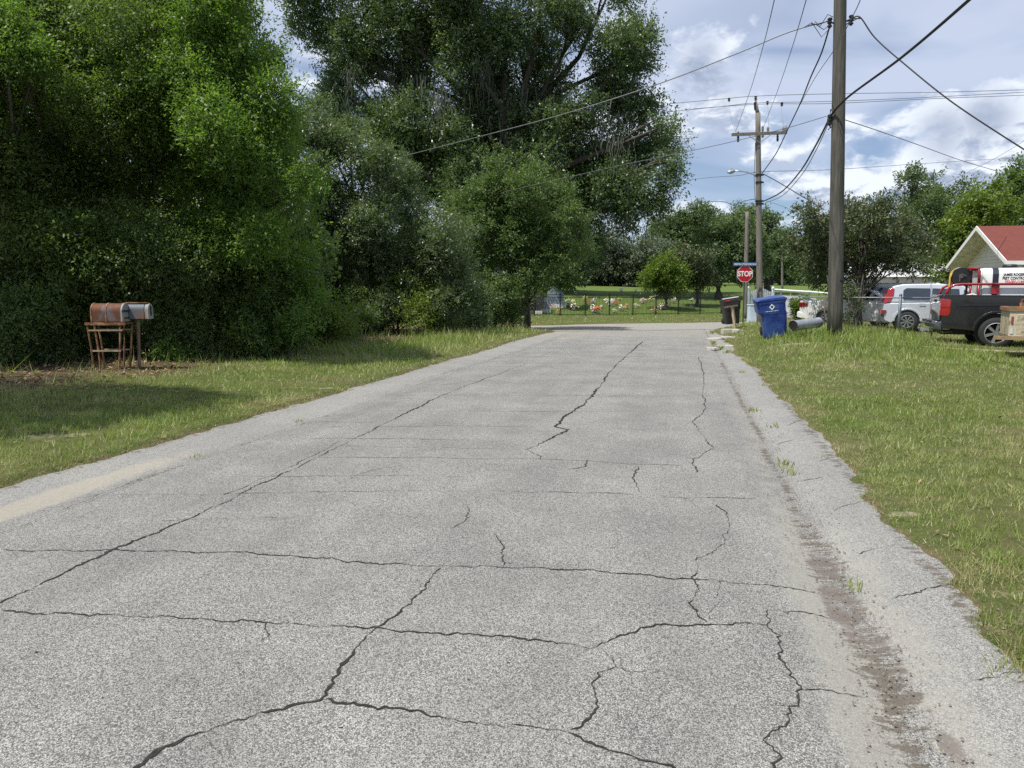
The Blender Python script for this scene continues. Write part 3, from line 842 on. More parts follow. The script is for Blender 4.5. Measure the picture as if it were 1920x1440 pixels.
def build_trees():
    GL = 'laurel trees crowding the left side of the street'
    # --- left wall of trees, nearest first
    tree('laurel_tree', onland(430, 21.0), PB([(330, 130, 90), (300, 230, 80), (385, 50, 85), (440, 130, 80), (498, 112, 30), (515, 175, 42), (440, 260, 85), (505, 265, 48), (555, 348, 36), (592, 345, 17), (480, 345, 62),
         (380, 190, 95), (400, 335, 85), (430, 430, 75), (520, 310, 30), (445, -40, 38), (350, -60, 90), (478, 30, 16), (530, 215, 28), (430, 40, 45), (560, 400, 26), (500, 440, 45)], 16.2, jit=0.9, seed=3),
         'bright', 'bright yellow-green laurel tree leaning over the grass right of the rusty mailboxes', group=GL, r=0.16, leaf=0.072, wid=0.42, cover=1.35, sprig=0.34, seed=11, fuzz=0.35)
    tree('laurel_tree', onland(110, 20.5), PB([(90, 60, 120), (240, 60, 110), (40, 190, 110), (170, 200, 120), (290, 150, 95), (50, 320, 110), (180, 340, 110), (300, 300, 100), (-90, 100, 130, -1.5), (-90, 300, 130, -2.0), (-220, 150, 130, -3), (-300, 250, 120, -4), (170, -80, 120), (10, -90, 120), (320, -60, 90)], 16.8, jit=1.0, seed=4),
         'shade', 'tall dark green laurel tree above the rusty mailboxes at the left edge', group=GL, r=0.22, leaf=0.075, wid=0.40, cover=1.05, sprig=0.36, seed=12, fuzz=0.3)
    tree('laurel_tree', onland(20, 17.8), PB([(30, 95, 45), (70, 105, 28), (0, 40, 40), (-40, 60, 60), (15, 60, 30)], 14.2, jit=.3, seed=5),
         'bright', 'small bright green laurel branch mass at the far left edge above the dark tree', group=GL, r=0.10, leaf=0.07, wid=0.42, cover=1.3, sprig=0.3, seed=13)
    # dark interior trees behind them
    tree('laurel_tree', onland(150, 20), PB([(60, 150, 190), (260, 120, 150), (120, 400, 190), (330, 330, 150), (-120, 250, 190), (200, 560, 120), (60, 580, 120), (380, 540, 110), (-60, -60, 160), (200, -50, 150)], 21.8, jit=1, seed=6),
         'shade', 'shadowed laurel tree deep in the thicket behind the mailboxes', group=GL, r=0.3, leaf=0.16, wid=0.5, cover=0.85, sprig=0.5, seed=14)
    tree('laurel_tree', onland(430, 20), PB([(430, 250, 90), (470, 380, 90), (420, 480, 100), (520, 470, 90), (480, 570, 80), (560, 540, 60), (390, 120, 80)], 21.0, jit=1, seed=7),
         'under', 'shadowed laurel tree inside the thicket behind the bright tree', group=GL, r=0.25, leaf=0.15, wid=0.5, cover=0.9, sprig=0.45, seed=15)
    # a neighbour of theirs stands just outside the picture and shades the verge
    tree('laurel_tree', (-12.2, 4.4, lz(-12.2, 4.4)), [((-11.0, 5.9, 7.2), 1.8), ((-12.6, 4.2, 7.8), 2.0), ((-10.4, 4.1, 7.2), 1.6), ((-12.4, 6.6, 6.2), 1.5), ((-13.6, 5.8, 6.0), 1.7), ((-9.9, 5.5, 8.2), 1.3), ((-11.8, 2.4, 7.0), 1.7)],
         'shade', 'laurel tree outside the left edge, casting shade on the verge', group=GL, r=0.2, leaf=0.09, wid=0.42, cover=0.9, sprig=0.35, seed=16)
    # --- shrubs of the thicket edge
    GS = 'undergrowth shrubs along the left tree line'
    sh = [
        ('leafy_shrub', 20, 15.8, [(10, 470, 90), (-60, 560, 100), (50, 590, 85), (-20, 650, 60), (100, 660, 28)], 'under', 'dark shrub at the far left edge of the thicket'),
        ('leafy_shrub', 150, 16.8, [(140, 470, 95), (130, 580, 80), (170, 640, 50), (70, 660, 35), (230, 500, 80)], 'shade', 'dark shrub directly behind the rusty mailbox'),
        ('leafy_shrub', 290, 17.0, [(300, 470, 95), (290, 580, 80), (350, 620, 50), (240, 640, 45), (350, 540, 70)], 'under', 'dark shrub right behind the grey mailbox and its post'),
        ('leafy_shrub', 430, 17.2, [(400, 500, 90), (440, 590, 62), (380, 630, 40), (470, 630, 35), (490, 540, 60), (430, 535, 50), (500, 600, 34)], 'shade', 'green shrub beneath the bright laurel tree'),
        ('leafy_shrub', 540, 17.4, [(500, 470, 50), (470, 505, 36), (540, 510, 50), (520, 570, 50), (570, 560, 42), (560, 610, 35), (500, 620, 34)], 'bright', 'light green shrub hanging out of the thicket below the bright tree'),
        ('leafy_shrub', 610, 20.5, [(600, 600, 36), (635, 602, 26), (580, 580, 30), (560, 618, 24), (650, 612, 14), (615, 622, 22)], 'yellow', 'low yellow-green shrub spilling onto the grass at the thicket corner'),
        ('leafy_shrub', 685, 25.5, [(690, 590, 26), (672, 560, 30), (700, 614, 18), (668, 612, 22)], 'under', 'small dark shrub at the thicket corner beside the yellow one'),
        ('leafy_shrub', 740, 26.5, [(735, 575, 34), (780, 588, 30), (805, 560, 26), (720, 605, 20), (815, 600, 20), (760, 540, 26)], 'yellow', 'pale yellow-green vine-draped shrub below the grey-green tree'),
        ('leafy_shrub', 870, 31, [(870, 575, 38), (850, 540, 36), (900, 560, 28), (880, 605, 22), (840, 600, 26), (905, 595, 20)], 'grey', 'grey-green shrub left of the big oak trunk'),
    ]
    for k, (nm, px, d, bl, kind, lab) in enumerate(sh):
        lf = (0.068, 0.085, 0.060, 0.075, 0.08)[k % 5] if d < 22 else 0.095
        tree(nm, onland(px, d), PB(bl, d, jit=1.0, seed=30 + k), kind, lab, 'shrub', GS, r=0.05, leaf=lf, wid=0.45, cover=1.4, sprig=(0.26, 0.4, 0.32)[k % 3], fuzz=.38, seed=40 + k, bark=BARK_DARK)
    GP = 'low plants at the foot of the left thicket'
    for k, (px, py, d, bl, kind, lab) in enumerate([
        (40, 0, 15.0, [(30, 688, 24), (62, 696, 15), (8, 680, 26)], 'mid', 'low mid-green plant at the thicket foot by the left edge'),
        (118, 0, 15.4, [(118, 672, 22), (138, 684, 13), (100, 688, 12)], 'grey', 'low greyish plant just left of the rusty mailbox stand'),
        (318, 0, 15.9, [(312, 664, 22), (338, 672, 14), (296, 676, 12)], 'bright', 'low bright green plant right of the grey mailbox post'),
        (395, 0, 16.4, [(392, 650, 22), (418, 660, 13), (372, 664, 11)], 'under', 'low dark plant at the thicket foot, second right of the mailbox post'),
        (455, 0, 16.8, [(450, 640, 24), (478, 652, 12), (432, 655, 11)], 'yellow', 'low yellow-green plant at the thicket foot below the bright laurel'),
        (530, 0, 17.6, [(526, 632, 22), (552, 640, 14), (505, 645, 10)], 'mid', 'low mid-green plant at the thicket foot left of the yellow-green shrub'),
        (655, 0, 22.0, [(652, 622, 13), (668, 628, 9)], 'grey', 'tiny grey-green plant at the grass edge by the thicket corner'),
        (835, 0, 29.5, [(835, 610, 14), (858, 614, 10), (812, 612, 11)], 'mid', 'low green plant at the grass edge below the grey-green shrub')]):
        tree('low_plant', onland(px, d), PB(bl, d, jit=.2, seed=230 + k), kind, lab, 'plant', GP, r=.02, leaf=(.06, .09, .075)[k % 3] * (1.4 if d > 20 else 1), wid=(.3, .5, .4)[k % 3], cover=1.0, sprig=.3, seed=240 + k, bark=BARK_DARK, fuzz=.5)
    # --- middle distance on the left
    GM = 'trees in the middle of the left tree line'
    tree('grey_green_tree', onland(700, 29.5), PB([(620, 275, 52), (655, 250, 30), (690, 300, 55), (745, 345, 52), (595, 350, 60), (660, 380, 75), (770, 400, 62), (830, 450, 52), (610, 460, 75), (710, 480, 75), (800, 500, 60), (865, 505, 36), (850, 560, 42), (640, 545, 62), (740, 570, 52), (560, 250, 40), (700, 420, 60), (880, 545, 28), (585, 205, 24)], 27.5, jit=1.3, seed=8),
         'grey', 'silvery grey-green tree in front of the giant oak', group=GM, r=0.2, leaf=0.10, wid=0.40, cover=1.15, sprig=0.36, seed=61, fuzz=0.32)
    tree('small_oak', onland(985, 36.5), PB([(935, 345, 36), (900, 375, 40), (990, 350, 36), (1040, 375, 40), (1075, 405, 26), (950, 410, 58), (1020, 430, 55), (885, 430, 36), (960, 480, 52), (1045, 475, 38), (935, 540, 44), (990, 520, 36), (860, 385, 26), (925, 312, 20), (1000, 318, 18), (1085, 435, 18), (905, 575, 30), (945, 585, 25), (890, 420, 50), (870, 480, 45), (1085, 470, 24), (930, 560, 36), (962, 570, 20), (965, 530, 34), (920, 598, 18), (948, 596, 22), (968, 590, 14), (900, 540, 44), (1000, 460, 60)], 34.5, jit=1.3, seed=9),
         'mid', 'rounded green oak in front of the giant oak, thin trunk at the fence end', group=GM, r=0.15, leaf=0.12, wid=0.42, cover=1.1, sprig=0.40, seed=62, bark=BARK_DARK, fuzz=0.32, lean=(.6, 0))
    # --- the giant oak with moss
    ob = [(590, 25, 50), (655, 85, 62), (640, 165, 46), (720, 30, 52), (705, 120, 50), (800, 50, 70), (770, 140, 55), (745, 225, 60), (860, 20, 62), (870, 105, 62),
          (950, 40, 66), (925, 165, 60), (985, 110, 55), (1045, 15, 46), (1000, 215, 60), (870, 215, 55), (1085, 45, 34), (1145, 75, 46), (1195, 105, 44), (1212, 62, 26), (1140, 150, 36),
          (1165, 195, 48), (1095, 215, 44), (1215, 200, 32), (1235, 265, 34), (1190, 290, 50), (1120, 300, 60), (1250, 330, 30), (1262, 300, 18), (1185, 365, 44), (1060, 320, 60), (1230, 385, 30), (1165, 420, 26),
          (940, 300, 75), (955, 350, 60), (900, 250, 50), (960, 230, 45), (1010, 320, 55), (850, 310, 62), (790, 290, 45), (1040, 250, 45), (560, -60, 60), (700, -80, 90), (860, -90, 100), (1020, -80, 90), (1150, -30, 50), (600, 75, 26), (560, 50, 22), (620, 235, 40),
          (1245, 240, 20), (1100, 360, 46), (700, 210, 32), (1050, 150, 22), (840, 255, 45), (800, 330, 60), (880, 350, 60), (1150, 345, 40), (1020, 380, 60), (1075, 400, 50), (730, 270, 50)]
    blobs = PB(ob, 68, jit=3.5, seed=10)
    base = onland(955, 68)
    oak = tree('giant_oak', base, blobs, 'oak', 'giant dark oak hung with grey moss, tallest tree of the picture', r=1.05, leaf=0.26, wid=0.45, cover=1.5, sprig=1.3, seed=70, bark=BARK_DARK, fuzz=0.5, squash=0.9, shell=0.4, limbs=30)
    low = PB([(960, 400, 62), (1010, 500, 48), (930, 480, 60), (970, 560, 42), (1075, 480, 50), (1045, 540, 30), (880, 400, 55), (920, 590, 30), (1100, 450, 32)], 69, jit=2, seed=11)
    foliage('lower_crown', [((p - base), rr_) for p, rr_ in low], 'oak', leaf=0.26, wid=0.45, cover=1.2, sprig=0.9, seed=71, parent=oak)
    # hanging moss: bundles of thin ragged strands
    rg = np.random.default_rng(5)
    V, T1, T2 = [], [], []
    spots = [(785, 135, 70), (800, 150, 85), (815, 165, 60), (770, 150, 50), (840, 190, 55), (895, 130, 60), (905, 110, 60), (975, 170, 45), (930, 215, 55), (905, 235, 40), (1140, 215, 45), (1150, 260, 50), (1165, 275, 55), (1160, 400, 35),
             (1125, 405, 30), (1185, 415, 35), (690, 190, 50), (740, 180, 45), (720, 110, 40), (960, 260, 60), (1060, 250, 45), (880, 440, 30), (1010, 400, 35), (660, 130, 35), (1200, 330, 40), (850, 70, 40), (1100, 400, 35), (1205, 420, 30), (1020, 275, 40), (635, 180, 30)]
    for (px, py, ln) in spots:
        d = 65 + rg.uniform(-2, 3)
        for k in range(24):
            c = at(px + rg.normal() * 16, py + rg.normal() * 10, d + rg.normal() * .5) - base
            Lm = ln / F * d * rg.uniform(.4, 1.5); w = rg.uniform(.02, .055)
            a = rg.uniform(0, math.pi); dx, dy = math.cos(a) * w, math.sin(a) * w
            z0 = c.z; n_ = 4
            prev = None
            for i in range(n_):
                t0, t1 = i / n_, (i + 1) / n_
                o0 = 0.12 * math.sin(k + 7 * t0); o1 = 0.12 * math.sin(k + 7 * t1)
                w0, w1 = (1 - .75 * t0), (1 - .75 * t1) * rg.uniform(.6, 1)
                V += [(c.x - dx * w0 + o0, c.y - dy * w0, z0 - Lm * t0), (c.x + dx * w0 + o0, c.y + dy * w0, z0 - Lm * t0), (c.x + dx * w1 + o1, c.y + dy * w1, z0 - Lm * t1), (c.x - dx * w1 + o1, c.y - dy * w1, z0 - Lm * t1)]
                r_ = rg.random(); T1 += [r_] * 4; T2 += [rg.random()] * 4
    np_mesh('hanging_moss', np.array(V), np.arange(len(V)), 4, MOSS, oak, {'tint': T1, 'sprig': T2})
    # --- graveyard trees
    GG = 'trees standing in the graveyard'
    G = [
        ('broadleaf_tree', 1045, 55, [(1040, 500, 32), (1065, 520, 26), (1025, 530, 24), (1075, 490, 16), (1050, 470, 16), (1010, 510, 20)], 'mid', .30, .16, 'dark leafy tree just behind the left end of the fence'),
        ('young_tree', 1248, 57, [(1235, 508, 24), (1255, 518, 26), (1218, 526, 18), (1268, 540, 20), (1240, 540, 20), (1250, 492, 16), (1275, 520, 16)], 'yellow', .16, .13, 'small bright green tree on a grey trunk behind the middle of the fence'),
        ('young_tree', 1308, 60, [(1292, 490, 26), (1310, 505, 24), (1280, 480, 18), (1320, 525, 16), (1300, 535, 18), (1285, 515, 18), (1318, 488, 14)], 'brown', .2, .14, 'brownish grey-leaved tree beside the small bright green one'),
        ('shade_tree', 1345, 68, [(1340, 440, 36), (1375, 430, 40), (1330, 480, 30), (1370, 475, 36), (1410, 450, 34), (1400, 490, 30), (1345, 510, 22), (1432, 480, 24), (1385, 512, 24)], 'far', .4, .2, 'broad dark shade tree behind the stop sign'),
        ('shade_tree', 1440, 76, [(1420, 425, 34), (1435, 460, 32), (1430, 500, 28), (1450, 450, 20), (1405, 412, 26), (1440, 410, 20)], 'far', .4, .2, 'dark shade tree behind the crossarm pole'),
    ]
    for k, (nm, px, d, bl, kind, r, lf, lab) in enumerate(G):
        tree(nm, onland(px, d), PB([(q[0], q[1], q[2] * (1.12 if 'young' in nm else 1)) for q in bl], d, jit=1.2, seed=80 + k), kind, lab, 'tree', GG, r=r * .8, leaf=lf * 1.25, wid=0.5, cover=1.1, sprig=0.5, seed=90 + k, bark=BARK_DARK)
    # --- far wood: each crown its own tree
    FWD = 'far trees beyond the graveyard'
    rr = random.Random(21)
    far = []
    for i, (px, py, r_) in enumerate([(1085, 470, 36), (1125, 465, 40), (1165, 475, 38), (1205, 470, 36), (1240, 478, 34)]):
        far.append((px, 108, [(px, py, r_), (px - 10, py + 30, r_ * .9), (px + 14, py + 26, r_ * .9), (px, py + 50, r_ * .8)], 'mossy', 'tall tree draped in grey moss, number %s from the left in the mossy row behind the graveyard'))
    for i, (px, py, r_) in enumerate([(1250, 425, 34), (1290, 410, 36), (1325, 405, 32), (1275, 440, 36), (1340, 420, 26), (1235, 455, 30), (1318, 445, 34)]):
        far.append((px, 124, [(px, py, r_), (px - 16, py + 24, r_ * .8), (px + 16, py + 28, r_ * .8), (px, py + 60, r_ * 1.0)], 'far', ''))
    for i, (px, py, r_) in enumerate([(1385, 415, 28), (1465, 445, 22), (1445, 440, 24), (1480, 470, 30)]):
        far.append((px, 132, [(px, py, r_), (px - 10, py + 30, r_ * .9), (px + 12, py + 50, r_)], 'far', ''))
    for i, (px, py, r_) in enumerate([(1015, 480, 40), (960, 470, 50), (900, 480, 50), (840, 470, 60), (760, 460, 60), (680, 470, 60), (600, 460, 60)]):
        far.append((px, 95, [(px, py, r_), (px, py + 40, r_)], 'far', ''))
    ordn = ['first', 'second', 'third', 'fourth', 'fifth']
    seq = {1250: 'far broad tree directly right of the mossy row', 1290: 'far round-topped green tree, tallest of the distant ones left of the crossarm pole', 1325: 'far green tree whose rounded top meets open sky left of the crossarm pole',
           1275: 'far green tree low in front of the round-topped one', 1340: 'far slim green tree stepping down toward the crossarm pole', 1235: 'far low green tree at the right end of the mossy row', 1318: 'far dense green tree above the brownish graveyard tree',
           1385: 'far green tree just left of the crossarm pole top foliage', 1465: 'far small tree in the dip right of the crossarm pole', 1445: 'far tree right behind the crossarm pole', 1480: 'far low tree left of the grey crape myrtle',
           1015: 'far tree behind the left end of the graveyard fence', 960: 'far tree behind the giant oak trunk', 900: 'far tree left behind the giant oak trunk', 840: 'far tree glimpsed behind the grey-green shrub', 760: 'far tree hidden behind the vine-draped shrub', 680: 'far tree hidden behind the silvery tree', 600: 'far tree hidden behind the thicket corner'}
    for k, (px, d, bl, kind, lab) in enumerate(far):
        if lab: lab = 'grey moss-draped tree, %s from the left in the row behind the graveyard' % ordn[k]
        else: lab = seq[px]
        tree('distant_tree', onland(px, d), PB(bl, d, jit=2.5, seed=120 + k), kind, lab, 'tree', FWD, r=.35, leaf=0.33, wid=0.5, cover=1.05, sprig=1.0, seed=140 + k, bark=BARK_DARK, limbs=3, fuzz=0.35)
    # --- right side
    GR = 'trees behind the parked vehicles'
    cm = tree('crape_myrtle', onland(1612, 27.5), PB([(1500, 455, 30), (1520, 410, 20), (1530, 450, 36), (1560, 430, 34), (1600, 400, 28), (1640, 405, 30), (1590, 450, 44), (1650, 450, 42), (1690, 430, 32), (1705, 470, 34), (1660, 395, 18), (1540, 500, 34), (1610, 500, 40),
        (1672, 485, 30), (1715, 490, 24), (1600, 540, 14), (1590, 560, 14), (1512, 395, 12), (1575, 395, 16), (1655, 385, 12), (1740, 460, 18)], 28, jit=1.2, seed=15),
         'brown', 'bushy grey-brown crape myrtle growing behind the nearest pole', 'tree', GR, r=.10, leaf=.115, wid=.42, cover=1.25, sprig=.42, seed=171, bark=BARK_DARK, fuzz=.4)
    g = MB()
    rr = random.Random(3)
    for k in range(6):
        a = at(1572 + k * 6.5, 606, 24.2 + (k % 3) * .5); a.z = lz(a.x, a.y) - .05
        e = at(1556 + k * 14 + rr.uniform(-10, 10), 515 + rr.uniform(-15, 15), 26.5)
        m_ = a.lerp(e, .5) + Vector((rr.uniform(-.12, .12), 0, 0))
        g.tube([a - cm.location, m_ - cm.location, e - cm.location], [.04, .03, .015], 6)
    g.build('stem', BARK_DARK, cm, smooth=True, fix=False)
    tree('leafy_shrub', onland(1625, 24), PB([(1600, 575, 16), (1596, 596, 9), (1590, 545, 10)], 24.2, jit=.5, seed=16), 'brown', 'scrubby bush at the foot of the nearest pole', 'shrub', r=.03, leaf=.08, cover=.7, sprig=.3, seed=172, bark=BARK_DARK)
    tree('far_oak', onland(1760, 62), PB([(1710, 340, 22), (1705, 380, 30), (1740, 350, 24), (1735, 400, 36), (1775, 370, 28), (1770, 420, 36), (1810, 360, 22), (1815, 400, 30), (1700, 420, 26), (1745, 460, 34), (1790, 450, 30), (1712, 320, 10), (1720, 480, 26)], 62, jit=2, seed=17),
         'far', 'tall dark far tree rising between the pole and the yellow-green tree', 'tree', GR, r=.3, leaf=.24, wid=.45, cover=1.0, sprig=.7, seed=173, fuzz=.4)
    tree('camphor_tree', onland(1800, 43), PB([(1850, 380, 34), (1815, 400, 30), (1790, 430, 28), (1840, 430, 40), (1880, 400, 34), (1775, 470, 22), (1800, 480, 30), (1775, 505, 22), (1865, 350, 18), (1820, 520, 26), (1770, 530, 18)], 42, jit=1.2, seed=18),
         'yellow', 'yellow-green tree behind the red roof gable', 'tree', GR, r=.22, leaf=.2, wid=.45, cover=1.15, sprig=.5, seed=174, fuzz=.35)
    tree('camphor_tree', onland(1960, 50), PB([(1900, 345, 30), (1880, 375, 28), (1935, 330, 34), (1930, 380, 40), (1960, 360, 50), (1905, 320, 14), (1990, 420, 60), (1925, 430, 40)], 49, jit=1.2, seed=19),
         'mid', 'deep green tree above the red roof at the right edge', 'tree', GR, r=.25, leaf=.24, wid=.45, cover=1.1, sprig=.55, seed=175, fuzz=.35)
    for k, (px, d, bl, lab) in enumerate([
        (1660, 75, [(1640, 440, 30), (1680, 450, 34), (1620, 470, 30), (1660, 490, 34), (1700, 500, 30)], 'far dense tree behind the crape myrtle right of the nearest pole'),
        (1560, 80, [(1540, 470, 28), (1570, 480, 30), (1510, 490, 26), (1530, 510, 24), (1590, 500, 26)], 'far dense tree behind the crape myrtle left of the nearest pole'),
        (1900, 75, [(1880, 420, 50), (1950, 420, 60), (1850, 470, 40)], 'far dense tree hidden behind the red roofed house')]):
        tree('distant_tree', onland(px, d), PB(bl, d, jit=2, seed=190 + k), 'far', lab, 'tree', FWD, r=.3, leaf=.3, wid=.5, cover=1.0, sprig=.8, seed=200 + k, bark=BARK_DARK, limbs=3)
    # clipped bush beside the white sedan
    tree('clipped_bush', onland(1500, 31), PB([(1497, 572, 15), (1508, 578, 14), (1512, 566, 11), (1498, 586, 12)], 31, jit=.2, seed=22), 'hedge', 'round clipped yellow-green bush left of the white sedan', 'bush', r=.05, leaf=.07, cover=1.8, sprig=.12, seed=210, bark=BARK_DARK)
    # foliage fans seen over the left end of the graveyard fence
    tree('leafy_shrub', onland(1000, 51), PB([(995, 553, 12), (1012, 558, 9), (984, 560, 9)], 51, jit=.5, seed=23), 'yellow', 'light green fan-leaved shrub behind the left end of the graveyard fence', 'shrub', r=.05, leaf=.22, cover=.9, sprig=.4, seed=211)
build_trees()

# ------------------------------------------------------------------ grass
def grass_mat():
    m = bpy.data.materials.new('grass_blade'); m.use_nodes = True
    b = NB(m.node_tree); b.n.clear()
    out = b.new('ShaderNodeOutputMaterial')
    t = b.attr('tint'); dry = b.attr('dry')
    green = b.mix(t, (0.090, 0.165, 0.024), (0.28, 0.37, 0.075))
    straw = b.mix(t, (0.27, 0.24, 0.11), (0.50, 0.45, 0.28))
    col = b.mix(dry, green, straw)
    p = principled(b, color=col, rough=0.42, spec=0.5)
    tr = b.new('ShaderNodeBsdfTranslucent'); b.put(tr.inputs[0], b.mix(1.0, col, (1.3, 1.35, 0.7), 'MULTIPLY'))
    mx = b.new('ShaderNodeMixShader'); mx.inputs[0].default_value = 0.35
    b.l.new(p.outputs[0], mx.inputs[1]); b.l.new(tr.outputs[0], mx.inputs[2]); b.l.new(mx.outputs[0], out.inputs[0])
    return m
GRASS = grass_mat()
def build_grass():
    rg = np.random.default_rng(17)
    P, Q = [], []
    X, Y, Dd = [], [], []
    for (d0, d1, dens) in [(2.2, 4.2, 6800), (4.2, 7, 4200), (7, 11, 2000), (11, 17, 560), (17, 27, 260), (27, 42, 85), (42, 58, 34)]:
        # wedge wider than the view
        area = 0.95 * (d1 * d1 - d0 * d0) * 1.0
        n = int(area * dens)
        d = np.sqrt(d0 * d0 + (d1 * d1 - d0 * d0) * rg.random(n)); l = (rg.random(n) * 2 - 1) * 0.95 * d
        x, y = wxy(l, d)
        sd = pave_sd(x, y)
        ok = sd > -0.03 - 0.12 * rg.random(n) ** 3
        ok &= rg.random(n) > litter_mask(x, y) * 0.90
        ok &= rg.random(n) > sand_mask(x, y) * 0.9
        ok &= (x > -17) & ~((l < -0.30 * d) & (x < -11.5) & (d > 14))
        cl = fbm(x, y, 1.6, 4)
        ok &= (rg.random(n) < 0.45 + 1.3 * sst(cl, 0.28, 0.55))
        tuft = vnoise(x * 8.5 + 40, y * 8.5)
        ok &= rg.random(n) < np.where(d < 14, 0.38 + 1.1 * sst(tuft, 0.25, 0.58), 1.0)
        X.append(x[ok]); Y.append(y[ok]); Dd.append(d[ok])
    # creeping blades that hang over the ragged edge of the paving
    n = 46000
    y = 1.8 + 20 * rg.random(n) ** 1.8; side = rg.random(n) < .6
    x = np.where(side, 1.42, -5.36) + rg.normal(size=n) * 0.16
    sd = pave_sd(x, y); ok = (sd > -0.11 + 0.10 * rg.random(n)) & (sd < 0.16) & (fbm(x, y, 4.5, 3) > 0.40)
    x = x[ok]; y = y[ok]; X.append(x); Y.append(y); Dd.append(x * FW[0] + y * FW[1])
    x = np.concatenate(X); y = np.concatenate(Y); d = np.concatenate(Dd)
    # two thin tufts lines in the gutter cracks
    n = len(x)
    sd = pave_sd(x, y); l = x * RT[0] + y * RT[1]
    s = beyond_fence(l, d)
    px_ = l / d
    right = x > 0
    h = np.where(right, 0.047, 0.058)
    # long grass: on the swell by the pole, on the left verge in the distance
    longr = right * (1 - sst(x, 5.8, 7.2)) * np.exp(-((y - 22) / 4.0) ** 2) * sst(x, 1.7, 3.0) * (0.6 + fbm(x, y, .9, 3)) * 1.0
    longl = (~right) * (d < 36) * sst(y, 13, 20) * sst(sd, 0.1, 1.2)
    fl = right * sst(y, 17, 19.5) * sst(x, 1.6, 3.0) * (1 - 0.8 * sst(x, 6, 7.5))
    h = h + 0.10 * longr * 1.0 + 0.13 * longl + 0.07 * fl * (s < -3)
    lt = litter_mask(x, y)
    h = h + 0.17 * lt * (0.3 + rg.random(n) ** 2)
    h = h * (0.65 + 0.7 * sst(vnoise(x * 8.5 + 40, y * 8.5), 0.35, 0.8))
    h = h * (0.55 + 0.5 * sst(sd, 0, 0.5)) * (0.5 + 1.0 * rg.random(n)) * (0.8 + 0.6 * fbm(x, y, 3.0, 2))
    w = np.maximum(0.0056, 0.00090 * d) * (0.7 + 0.7 * rg.random(n))
    dryp = 0.16 + 0.75 * sst(fbm(x + 31, y, 0.9, 4), 0.5, 0.72) + 0.35 * sst(fbm(x + 3, y + 9, 5, 3), 0.55, 0.75)
    dryp = dryp + 0.45 * (1 - sst(sd, 0.0, 0.35)) + 0.05 * right
    dryp = dryp * (1 - 0.75 * np.clip(longr + longl, 0, 1))
    dryp = np.where(s > -1, 0.05, dryp)
    isdry = rg.random(n) < dryp
    dry = np.where(isdry, 0.55 + 0.45 * rg.random(n), 0.16 * rg.random(n) + 0.25 * sst(fbm(x, y, .5, 3), .5, .7))
    lean = np.where(isdry, 2.2, 1.5) * rg.random(n)
    a = rg.random(n) * 2 * np.pi
    z = land(x, y)
    bx, by = np.cos(a), np.sin(a)
    aw = a + np.pi / 2 + rg.normal(size=n) * 0.5
    wx, wy = np.cos(aw) * w / 2, np.sin(aw) * w / 2
    v = np.empty((n, 3, 3))
    v[:, 0] = np.stack([x - wx, y - wy, z - 0.01], 1)
    v[:, 1] = np.stack([x + wx, y + wy, z - 0.01], 1)
    hh = h / np.sqrt(1 + lean ** 2 * .6)
    v[:, 2] = np.stack([x + bx * h * lean * .8, y + by * h * lean * .8, z + hh], 1)
    tint = np.repeat(np.clip(0.75 * rg.random(n) + 0.9 * (fbm(x, y, 2.3, 4) - 0.35), 0, 1), 3)
    o = np_mesh('lawn_grass', v.reshape(-1, 3), np.arange(n * 3), 3, GRASS, attrs={'tint': tint, 'dry': np.repeat(dry, 3)})
    tag(o, 'short patchy lawn grass with straw bits on both verges', 'grass', kind='stuff')
    print('grass blades', n, 'leaves', LEAFCOUNT[0])
    # coarse grit and crumbs of asphalt lying in the gutter and along the ragged edges
    n = 5200
    k = rg.random(n); y = 2.2 + 17 * rg.random(n) ** 1.6
    x = np.where(k < .55, 0.86 + rg.normal(size=n) * .10, np.where(k < .85, 1.40 + rg.normal(size=n) * .07, -5.3 + rg.normal(size=n) * .09))
    z = np.maximum(land(x, y), 0.0) + 0.004 - 0.03 * np.exp(-((x - 0.82) / 0.16) ** 2)
    r = 0.003 + 0.007 * rg.random(n) ** 3
    v = np.empty((n, 4, 3)); a = rg.random(n) * 6.28
    for j in range(3): v[:, j] = np.stack([x + np.cos(a + j * 2.09) * r, y + np.sin(a + j * 2.09) * r * 1.2, z], 1)
    v[:, 3] = np.stack([x, y, z + r * 1.1], 1)
    ix = np.arange(n)[:, None] * 4
    q = (ix + np.array([[0, 1, 3, 1, 2, 3, 2, 0, 3]])).ravel()
    o = np_mesh('gutter_grit', v.reshape(-1, 3), q, 3, mat('grit', (.16, .14, .115), .95, var=.6, scale=90))
    tag(o, 'coarse grit and crumbs lying in the gutter', 'grit', kind='stuff')
    # tufts rooted in the gutter seam and the joints of the apron
    V = []; T = []; Dr = []
    for (px, py, m_, hh) in [(1470, 870, 26, .05), (1480, 885, 20, .04), (1600, 1098, 16, .03), (1545, 862, 14, .04), (1640, 930, 26, .05), (1625, 938, 20, .04), (1605, 838, 20, .04), (1585, 845, 16, .04), (1710, 1028, 20, .04), (1500, 775, 14, .05), (1430, 725, 12, .05),
                          (1350, 655, 50, .10), (1338, 645, 40, .10), (1365, 662, 40, .08), (1335, 625, 40, .10), (1390, 700, 12, .05), (1880, 1262, 24, .05), (1905, 1270, 24, .05), (1840, 1180, 20, .05), (370, 855, 12, .03), (560, 790, 10, .03), (1415, 770, 14, .05), (1450, 800, 12, .04)]:
        p = gp(px, py)
